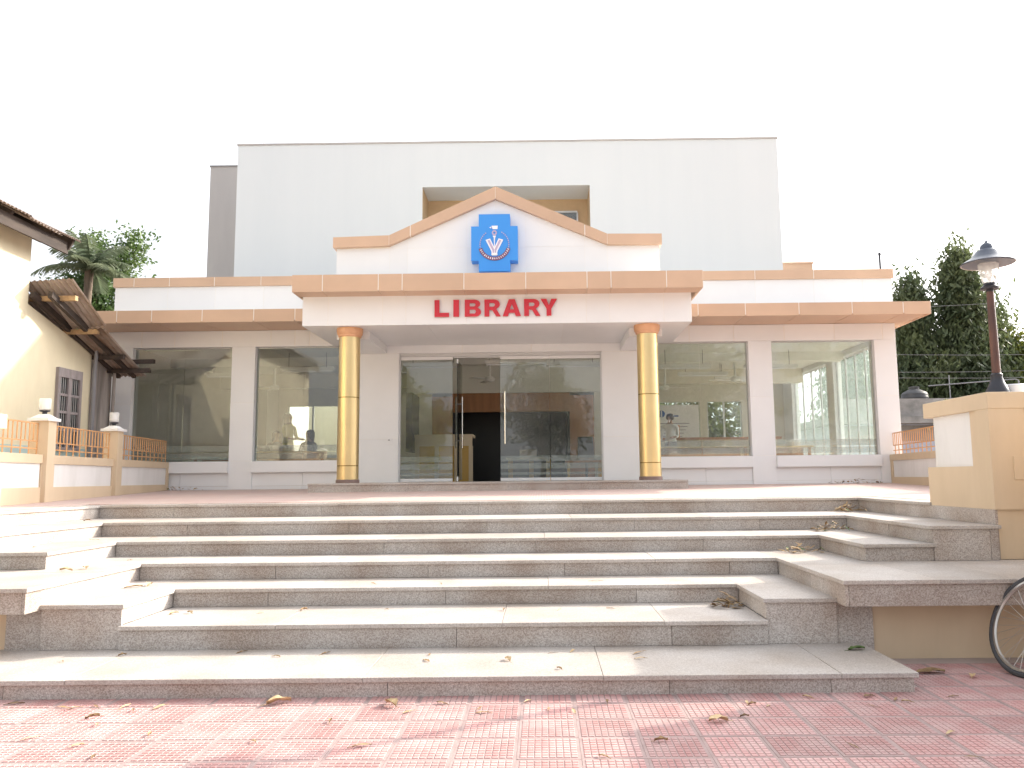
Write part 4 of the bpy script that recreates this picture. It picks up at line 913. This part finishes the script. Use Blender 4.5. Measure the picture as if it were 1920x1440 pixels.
# ------------------------------------------------------------------ trees
def blob_tree(name, loc, h, crown, label, m, group, n=5000, leaf=.22, trunk=.14, seed=1, droop=0, col=False, base=.3):
    rnd = random.Random(seed); r = empty(name, loc, label, 'tree', group)
    tb = MB(); tb.tube([(0,0,-.1),(.05,.02,h*.25),(-.04,.05,h*.5),(.03,0,h*(.95 if col else .72))], [trunk, trunk*.8, trunk*.6, trunk*.15], 8)
    limbs = []
    nl = 26 if col else 11
    for i in range(nl):
        t = base+(1-base)*(i+.5)/nl if col else rnd.uniform(base, .72); z = h*t; a = rnd.uniform(0, 6.28)
        R = crown*(1-((t-base)/(1-base))**1.5*.9) if col else crown*rnd.uniform(.55, .95)
        e = Vector((R*math.cos(a), R*math.sin(a), z+(-.15*R if col else rnd.uniform(.05, .30)*h)))
        if e.z > h: e.z = h*rnd.uniform(.85, .97)
        tb.tube([(0,0,z), tuple(e*.5+Vector((0,0,z*.5+.1))), tuple(e)], [trunk*.3, trunk*.2, .012], 5); limbs.append((Vector((0,0,z)), e))
    part('trunk', tb, BARK, r, smooth=True)
    lf = MB()
    cl = []
    if col:
        for i in range(n//22):
            t = base+(1-base)*rnd.random(); R = crown*(1-((t-base)/(1-base))**2.2*.9)*(.6+.7*rnd.random())*(1+.22*math.sin(9*t+seed)+.15*math.sin(23*t+2*seed)); a = rnd.uniform(0, 6.28); q_ = R*math.sqrt(rnd.uniform(.15, 1))
            cl.append((Vector((q_*math.cos(a), q_*math.sin(a), h*t)), crown*.30))
    else:
        for s, e in limbs:
            for k in range(max(2, n//22//len(limbs))):
                p = s.lerp(e, rnd.uniform(.45, 1.08))+Vector((rnd.gauss(0, crown*.22), rnd.gauss(0, crown*.22), rnd.gauss(0, crown*.20))); cl.append((p, crown*.16))
    for c, sp in cl:
        for k in range(22):
            p = c+Vector((rnd.gauss(0, sp*.6), rnd.gauss(0, sp*.6), rnd.gauss(0, sp*(.9 if col else .5))))
            L = leaf*rnd.uniform(.6, 1.4); wd = L*(.34 if col else .5)
            if col: d = Vector((rnd.gauss(0,.6), rnd.gauss(0,.6), -.8)).normalized()
            else: d = Vector((rnd.gauss(0,1), rnd.gauss(0,1), rnd.gauss(-.3,.7))).normalized()
            s = d.cross(Vector((rnd.gauss(0,1), rnd.gauss(0,1), rnd.gauss(0,1)))).normalized()*wd/2
            o = len(lf.v); lf.v += [tuple(p), tuple(p+d*L*.5+s), tuple(p+d*L), tuple(p+d*L*.5-s)]; lf.f.append((o,o+1,o+2,o+3)); lf.mi.append(0)
    part('crown', lf, m, r)
    return r
G1 = 'trees beyond the right boundary'
blob_tree('ashoka_tree', (14.3, 30.5, 0), 8.5, 1.6, 'shorter dark columnar tree close to the library eave', F_DARK, G1, 24000, .24, .16, 3, col=True, base=.05)
blob_tree('ashoka_tree', (16.1, 30.2, 0), 9.6, 1.6, 'tallest dark columnar tree left of the street lamp', F_DARK, G1, 26000, .24, .18, 4, col=True, base=.05)
blob_tree('ashoka_tree', (17.4, 31.2, 0), 7.8, 1.9, 'dark columnar tree directly behind the lamp pole', F_DARK, G1, 24000, .24, .16, 5, col=True, base=.04)
blob_tree('ashoka_tree', (12.9, 33.5, 0), 8.0, 1.7, 'dark tree mostly hidden behind the library eave end', F_DARK, G1, 16000, .24, .16, 6, col=True, base=.04)
blob_tree('yellow_tree', (19.4, 30.0, 0), 8.4, 2.1, 'sunlit yellow green tree at the right picture edge', F_YEL, G1, 16000, .17, .15, 7, base=.25)
blob_tree('leafy_tree', (18.2, 36.0, 0), 7.2, 2.6, 'pale green tree standing behind the dark columnar trees', F_MID, G1, 16000, .18, .15, 8, base=.2)
G2 = 'trees beyond the old house'
blob_tree('leafy_tree', (-16.4, 29.0, 0), 12.2, 1.4, 'bright green leafy tree behind the coconut palm', F_MID, G2, 22000, .15, .16, 9, base=.35)
blob_tree('leafy_tree', (-14.9, 27.0, 0), 7.6, 1.3, 'yellowish bush-like tree below the coconut palm', F_YEL, G2, 14000, .13, .12, 10, base=.2)
G3 = 'trees behind the library'
blob_tree('leafy_tree', (5.5, 28.5, 0), 5.6, 2.2, 'yellow green tree seen through the right library window', F_YEL, G3, 6000, .24, .14, 11, base=.15)
blob_tree('leafy_tree', (2.9, 29.5, 0), 5.5, 2.0, 'green tree seen behind the poster through the window', F_MID, G3, 5000, .24, .14, 12, base=.15)
G4 = 'trees across the plaza'
for i, (x, y, h, c, m) in enumerate(((-17, -9, 9, 3.4, F_MID), (-9, -17, 8, 3.0, F_YEL), (9, -19, 11, 3.6, F_MID), (18, -14, 10, 3.5, F_MID), (0, -24, 9, 3.4, F_DARK))):
    blob_tree('leafy_tree', (x, y, 0), h, c, ['broad green tree at the plaza edge near the old house', 'yellow green tree across the plaza left', 'tall green tree across the plaza right', 'green tree at the far right of the plaza', 'dark green tree straight across the plaza'][i], m, G4, 7000, .34, .22, 20+i, base=.25)
# coconut palm
PM = empty('coconut_palm', (-14.2, 24.5, 1.2), 'grey green coconut palm behind the old house', 'palm tree')
part('trunk', MB().tube([(.1,0,-1.2),(.05,0,3),(-.02,0,5.2),(0,0,6.75)], [.17,.13,.11,.13], 10), BARK, PM, smooth=True)
rnd = random.Random(5)
for i in range(17):
    a = 2*PI*i/17*1.0+rnd.uniform(-.15, .15); e0 = .25+1.25*((i*7) % 17)/16; L = rnd.uniform(1.3, 1.8); mb = MB(); pts = []
    p = Vector((0, 0, 6.7)); e = e0
    for k in range(9):
        pts.append(p.copy()); p += Vector((math.cos(a)*math.cos(e), math.sin(a)*math.cos(e), math.sin(e)))*L/8; e -= .17
    mb.tube([tuple(q_) for q_ in pts], [.022*(1-k/10) for k in range(9)], 5)
    for k in range(1, 33):
        t = k/33*8; j = int(t); q_ = pts[j].lerp(pts[j+1], t-j) if j < 8 else pts[8]; d = (pts[min(j+1,8)]-pts[max(j-1,0)]).normalized(); s = d.cross(Vector((0,0,1))).normalized()
        ll = .52*math.sin(PI*min(1, (k/33)*.82+.12))
        for sg in (-1, 1):
            tip = q_+s*sg*ll*.75+d*ll*.45+Vector((0,0,-ll*rnd.uniform(.35,.75))); wv = d*.022; o = len(mb.v)
            mid_ = (q_+tip)/2+Vector((0,0,ll*.08)); mb.v += [tuple(q_-wv), tuple(q_+wv), tuple(mid_+wv), tuple(tip), tuple(mid_-wv)]; mb.f.append((o,o+1,o+2,o+3,o+4)); mb.mi.append(0)
    part('frond', mb, F_PALM, PM)
# sapling in front of the water tank
SP = empty('sapling', (11.6, 23.0, 2.6), 'small yellow green sapling in front of the black water tank', 'plant')
part('stem', MB().tube([(0,0,-.9),(.02,0,.2),(-.02,0,.62)], [.02,.014,.005], 5), BARK, SP); mb = MB(); rnd = random.Random(9)
for i in range(170):
    t = rnd.random(); p = Vector((rnd.gauss(-.06, .17*(1.1-t*.6)), rnd.gauss(0,.15), -.1+t*.85)); d = Vector((rnd.gauss(0,1), rnd.gauss(0,1), rnd.gauss(0,.6))).normalized(); L = rnd.uniform(.07,.14); s = d.cross(Vector((0,0,1))).normalized()*L*.3; o = len(mb.v)
    mb.v += [tuple(p), tuple(p+d*L*.5+s), tuple(p+d*L), tuple(p+d*L*.5-s)]; mb.f.append((o,o+1,o+2,o+3)); mb.mi.append(0)
part('crown', mb, F_YEL, SP)

# ------------------------------------------------------------------ shed, tank, pipes, wires
SH = root('concrete_shed', (13, 26, 0), 'low grey concrete shed with bluish wall right of the library', 'building')
wpart('wall', bx(9.5, 22, 26, 30, 0, 2.9), BLUEW, SH); wpart('roof_slab', bx(9.2, 22.4, 25.5, 30.5, 2.9, 3.12), CONC, SH); wpart('parapet', bx(9.3, 22.3, 25.7, 25.9, 3.12, 3.70), CONC, SH); wpart('band', bx(9.5, 22, 25.97, 26, 2.35, 2.85), CONC, SH)
TK = root('water_tank', (12.55, 26.9, 3.4), 'black ribbed plastic water tank on the concrete shed', 'tank')
prof = [(.42,-.25)]
for k in range(5): prof += [(.42,-.2+k*.14),(.44,-.17+k*.14),(.44,-.12+k*.14),(.42,-.09+k*.14)]
prof += [(.42,.55),(.36,.62),(.16,.72),(.16,.78),(.02,.79)]
part('body', MB().lathe(prof, 24), TANK, TK, smooth=True); part('lid', MB().lathe([(.17,.76),(.17,.80),(.02,.83)], 16), TANK, TK, smooth=True)
pp = part('rooftop_pipe', MB().tube([(12.9,26.6,4.2),(15.6,26.3,4.36),(15.72,26.3,4.33),(15.75,26.3,3.2)], .022, 6).tube([(13.6,26.6,3.6),(13.6,26.6,4.55)], .018, 6), PIPE); tag(pp, 'bent grey pipe running above the shed roof', 'pipe')
for i, (z0, z1, y_) in enumerate(((6.25, 6.9, 24), (5.0, 5.0, 24), (4.42, 4.55, 24), (4.28, 4.3, 24))):
    pts = [(7.3+k*2.0, y_+.1*k, z0+(z1-z0)*k/6-.12*math.sin(PI*k/6)) for k in range(7)]
    o = part('overhead_cable', MB().tube(pts, .006, 5), CABLE); tag(o, ['topmost thin cable crossing the dark trees', 'second thin cable from the top crossing the dark trees', 'third thin cable from the top crossing the dark trees', 'lowest thin cable crossing the dark trees'][i], 'cable', 'cables across the right trees')
yw = part('garden_wall', bx(-12, -1.5, 27.5, 27.7, 0, 4.2), CREAM); tag(yw, 'sunlit cream wall behind the library seen through its left window', 'wall')

# ------------------------------------------------------------------ interior things
G5 = 'hanging tube lights inside the library'
TL = ((-5.2, 17.6, 1.2), (-4.4, 19.4, 1.2), (-7.2, 18.4, 1.2), (-2.35, 17.2, 1.25), (-.9, 16.9, .6), (.7, 17.3, 1.2), (3.2, 17.8, 1.2), (3.9, 19.2, 1.2), (5.2, 18.0, 1.2), (5.0, 20.2, 1.2))
TO = sorted(TL, key=lambda q_: q_[0]/q_[1])
for i, (x, y, L) in enumerate(TL):
    tl_ = TO.index((x, y, L))+1; tn = ('leftmost' if tl_ == 1 else 'rightmost' if tl_ == 10 else ['','second','third','fourth','fifth','sixth','seventh','eighth','ninth'][tl_-1])
    r = root('tube_light', (x, y, 3.72), tn+' white hanging tube light'+(' from the left' if 1 < tl_ < 10 else '')+' under the library ceiling', 'lamp', G5)
    part('casing', bx(-L/2, L/2, -.06, .06, 0, .07), TUBE, r); part('tube', MB().tube([(-L/2+.03,0,-.018),(L/2-.03,0,-.018)], .014, 6), EMW, r); part('rod', MB().tube([(-L*.35,0,.07),(-L*.35,0,.40)], .006, 5).tube([(L*.35,0,.07),(L*.35,0,.40)], .006, 5), IRON, r)
G6 = 'ceiling fans inside the library'
for i, (x, y) in enumerate(((-6.6, 19.6), (-4.6, 21), (3.2, 20.6), (4.6, 18.9), (-1.2, 18.4))):
    r = root('ceiling_fan', (x, y, 3.55), ['leftmost ceiling fan seen through the second window from the left', 'ceiling fan deepest inside behind the left gold column', 'ceiling fan beside the right gold column near the back wall', 'rightmost ceiling fan, above the reading table by the poster', 'ceiling fan hanging in the lobby behind the glass entrance'][i], 'fan', G6)
    part('motor', MB().lathe([(.03,.55),(.03,.1),(.10,.08),(.12,.03),(.10,-.02),(.03,-.04)], 14), TUBE, r, smooth=True)
    for k in range(3):
        a = 2*PI*k/3+i; b = part('blade', MB().hexa([(.1,-.04,.015),(.62,-.07,.0),(.62,.07,.02),(.1,.04,.03),(.1,-.04,.02),(.62,-.07,.005),(.62,.07,.025),(.1,.04,.035)]), TUBE, r); b.rotation_euler.z = a
def table(x, y, w_, d_, h, label, m=DESK, front=None):
    r = root('table', (x, y, 1.2), label, 'table')
    part('top', bx(-w_/2, w_/2, -d_/2, d_/2, h-.04, h), m, r)
    for sx in (-1, 1):
        for sy in (-1, 1): part('leg', bx(sx*(w_/2-.08)-.03, sx*(w_/2-.08)+.03, sy*(d_/2-.08)-.03, sy*(d_/2-.08)+.03, 0, h-.04), BROWNP, r)
    part('modesty_panel', bx(-w_/2+.12, w_/2-.12, -.01, .01, .25, h-.05), front or BROWNP, r)
table(3.4, 18.6, 2.6, .8, .78, 'long reading table below the white poster'); table(5.6, 19.2, 1.5, .8, .78, 'reading table beside the glazed side wall'); table(-5.9, 18.1, 1.9, .6, .74, 'reading table where visitors gather'); table(-7.2, 18.2, 1.3, .7, .62, 'low table behind the leftmost window')
ct = root('issue_counter', (3.9, 20.4, 1.2), 'long brown topped counter behind the reading table', 'counter'); part('top', bx(-1.7, 2.1, -.3, .3, 1.0, 1.06), BROWNP, ct); part('front', bx(-1.6, 2.0, -.25, -.2, 0, 1.0), DESK, ct)
dk = root('reception_desk', (-2.1, 18.2, 1.2), 'cream and yellow reception desk inside the glass entrance', 'desk')
part('top', bx(-.75, .55, -.35, .35, 1.02, 1.08), DESK, dk); part('fascia', bx(-.74, .54, -.34, -.30, .82, 1.02), DESK, dk)
for x in (-.74, -.30, .14, .46): part('upright', bx(x, x+.09, -.335, -.28, 0, .82), DESK, dk)
for x in (-.65, -.21, .23): part('panel', bx(x, x+.34 if x < .2 else x+.23, -.27, -.24, 0, .82), DESKY, dk)
d2 = root('office_desk', (-.35, 21.4, 1.2), 'small cream and yellow desk in the dark room behind the portal', 'desk')
part('top', bx(-.6, .6, -.3, .3, .58, .63), DESK, d2); part('monitor_back', bx(-.25, .2, -.05, .02, .63, .84), DESK, d2)
for x in (-.55, .0, .45): part('panel', bx(x, x+.12, -.28, -.22, 0, .58), DESKY, d2)
oc = root('office_chair', (1.02, 18.6, 1.2), 'black office chair just inside the right entrance pane', 'chair')
part('seat', bx(-.23, .23, -.22, .22, .42, .50), BLACKP, oc, bevel=.02); part('backrest', MB().hexa([(-.2,.2,.55),(.2,.2,.55),(.2,.26,.55),(-.2,.26,.55),(-.18,.30,1.05),(.18,.30,1.05),(.18,.36,1.05),(-.18,.36,1.05)]), BLACKP, oc, bevel=.02); part('post', MB().tube([(0,0,.06),(0,0,.42)], .03, 8), IRON, oc); part('base', MB().bar((-.28,0,.05),(.28,0,.05),.05).bar((0,-.28,.05),(0,.28,.05),.05), IRON, oc); part('bracket', MB().bar((0,.2,.45),(0,.26,.6),.05), IRON, oc)
ds = root('side_table', (.95, 17.6, 1.2), 'low wooden side table inside the right entrance pane', 'table'); part('top', bx(-.45, .35, -.25, .25, .42, .47), BROWNP, ds)
for x in (-.4, .28): 
    for yy in (-.2, .15): part('leg', bx(x, x+.05, yy, yy+.05, 0, .42), DESKY, ds)
PB = root('poster_board', (3.55, 20.9, 2.1), 'white notice board with blue round emblem and small print', 'poster')
part('board', bx(-1.1, .55, 0, .03, 0, 1.05), PAPER, PB); em = part('emblem', MB().lathe([(.09,0),(.09,.004)], 20), INKB, PB); em.rotation_euler.x = PI/2; em.location = (-.42, -.001, .82)
part('emblem_bar', bx(-.435, -.405, -.010, -.006, .74, .90), PAPER, PB)
part('heading', bx(-.3, .02, -.004, -.001, .74, .78), INKB, PB)
m = MB()
for k in range(5): m.box(-.9+.05*k, .3-.05*k, -.004, -.001, .56-k*.085, .575-k*.085)
part('print', m, INKG, PB); part('orange_bar', bx(-.02, .04, -.006, -.001, .1, .52), INKO, PB)

# people: one skinned continuous body each
def person(name_label, loc, rz, joints, edges, radii, colour, hair_long, group=None, rs=1, seated=False):
    r = empty('person', loc, name_label, 'person', group, rz)
    me = bpy.data.meshes.new('body'); me.from_pydata(joints, edges, []); o = new('body', me, r); me.update()
    bpy.context.view_layer.objects.active = o
    mod = o.modifiers.new('skin', 'SKIN'); mod.use_smooth_shade = True
    sv = me.skin_vertices[0].data if me.skin_vertices else None
    if sv is None:
        bm = bmesh.new(); bm.from_mesh(me); bm.verts.layers.skin.verify(); bm.to_mesh(me); bm.free(); sv = me.skin_vertices[0].data
    for i, q_ in enumerate(radii): sv[i].radius = q_ if isinstance(q_, tuple) else (q_, q_)
    sv[0].use_root = True
    ss = o.modifiers.new('sub', 'SUBSURF'); ss.levels = 2; ss.render_levels = 2
    dg = bpy.context.evaluated_depsgraph_get(); m2 = bpy.data.meshes.new_from_object(o.evaluated_get(dg)); o.modifiers.clear(); o.data = m2
    m2.materials.clear(); dz = .46 if seated else 0
    for mt in (SKIN, colour[0], colour[1]): m2.materials.append(mt)
    for p in m2.polygons:
        c = p.center; z = c.z+dz
        p.material_index = 0 if z > 1.46 else (1 if z > .98 else (2 if c.z > .06 else 0))
        if .98 < z <= 1.46 and (abs(c.x) > .27 or c.y < -.16): p.material_index = 0
        p.use_smooth = True
    hm = MB(); pr = [(.02,1.745),(.075,1.73),(.102,1.68),(.106,1.62)] + ([(.095,1.50),(.075,1.36),(.02,1.30)] if hair_long else [(.085,1.575)])
    hm.lathe([(a*1.0, z) for a, z in pr[::-1]], 14, (0, .058 if hair_long else .03, 0)); ho = part('hair', hm, HAIR, r, smooth=True)
    ho.location = (Vector(joints[5])-Vector((0, 0, 1.625)))
    r.scale = (rs, rs, rs)
    return r
def std(arm_l, arm_r, seated=False):
    J = [(0,0,.96),(0,.01,1.14),(0,0,1.36),(0,0,1.45),(0,-.005,1.54),(0,-.01,1.625),(0,-.01,1.70),          # pelvis .. head
         (.10,0,.90),(.11,-.02,.50),(.11,.02,.08),(.11,-.13,.035),(-.10,0,.90),(-.11,-.02,.50),(-.11,.02,.08),(-.11,-.13,.035)]
    E = [(0,1),(1,2),(2,3),(3,4),(4,5),(5,6),(0,7),(7,8),(8,9),(9,10),(0,11),(11,12),(12,13),(13,14)]
    R = [(.15,.11),(.14,.10),(.17,.10),(.08,.07),(.05,.05),(.078,.095),(.06,.075),(.09,.09),(.062,.062),(.042,.042),(.035,.03),(.09,.09),(.062,.062),(.042,.042),(.035,.03)]
    for sx, (el, wr) in ((1, arm_r), (-1, arm_l)):
        i = len(J); el = Vector(el); wr = Vector(wr); d = (wr-el).normalized()
        J += [(sx*.19,0,1.40), tuple(el), tuple(wr), tuple(wr+d*.08)]; E += [(2,i),(i,i+1),(i+1,i+2),(i+2,i+3)]; R += [.058,.043,.03,(.042,.022)]
        j = i+3
        for k in range(5):
            off = Vector((.012*(k-2), -.01*(k == 0), -.004)); base_ = wr+d*.08+off; J += [tuple(base_), tuple(base_+d*(.035+.006*(2-abs(k-2)))+Vector((0,0,-.008)))]
            q_ = len(J)-2; E += [(j, q_), (q_, q_+1)]; R += [.009, .007]
    if seated:
        J = [(x, y, z-.46) for x, y, z in J]
        for k_, sx in ((7, 1), (11, -1)): J[k_] = (sx*.10, -.06, .48); J[k_+1] = (sx*.12, -.42, .49); J[k_+2] = (sx*.12, -.40, .09); J[k_+3] = (sx*.12, -.54, .04)
    return J, E, R
DN = ((-.25,-.01,1.12),(-.26,-.10,.88)); DNR = ((.25,-.01,1.12),(.26,-.10,.88)); BN = ((-.22,-.06,1.13),(-.16,-.28,1.10)); BNR = ((.22,-.06,1.13),(.16,-.28,1.10))
J, E_, R_ = std(DN, BNR); person('man in white short sleeved shirt standing before the poster board', (3.12, 19.5, 1.2), -.5, J, E_, R_, (SHIRTW, CLOTHD), False, rs=.93)
GV = 'visitors at the reading table'
J, E_, R_ = std(BN, BNR); person('standing woman in olive yellow top facing right behind the window', (-5.9, 18.6, 1.2), 1.2, J, E_, R_, (SHIRTY, SHIRTY), True, GV, .95)
J, E_, R_ = std(BN, BNR, True); person('seated long haired person in grey left of the standing woman', (-6.35, 19.1, 1.2), .5, J, E_, R_, (CLOTHG, CLOTHG), True, GV, 1, True)
J, E_, R_ = std(BN, BNR, True); person('seated dark silhouetted person right of the standing woman', (-5.5, 18.85, 1.2), -.4, J, E_, R_, (CLOTHD, CLOTHD), True, GV, 1, True)
for x, y, lab in ((-6.35, 19.12, 'wooden stool under the seated person in grey'), (-5.5, 18.87, 'wooden stool under the dark seated person')):
    r = root('stool', (x, y, 1.2), lab, 'stool', 'stools at the reading table'); part('seat', bx(-.18, .18, -.17, .17, .36, .40), BROWNP, r)
    for sx in (-.15, .11):
        for sy in (-.14, .10): part('leg', bx(sx, sx+.04, sy, sy+.04, 0, .36), BROWNP, r)
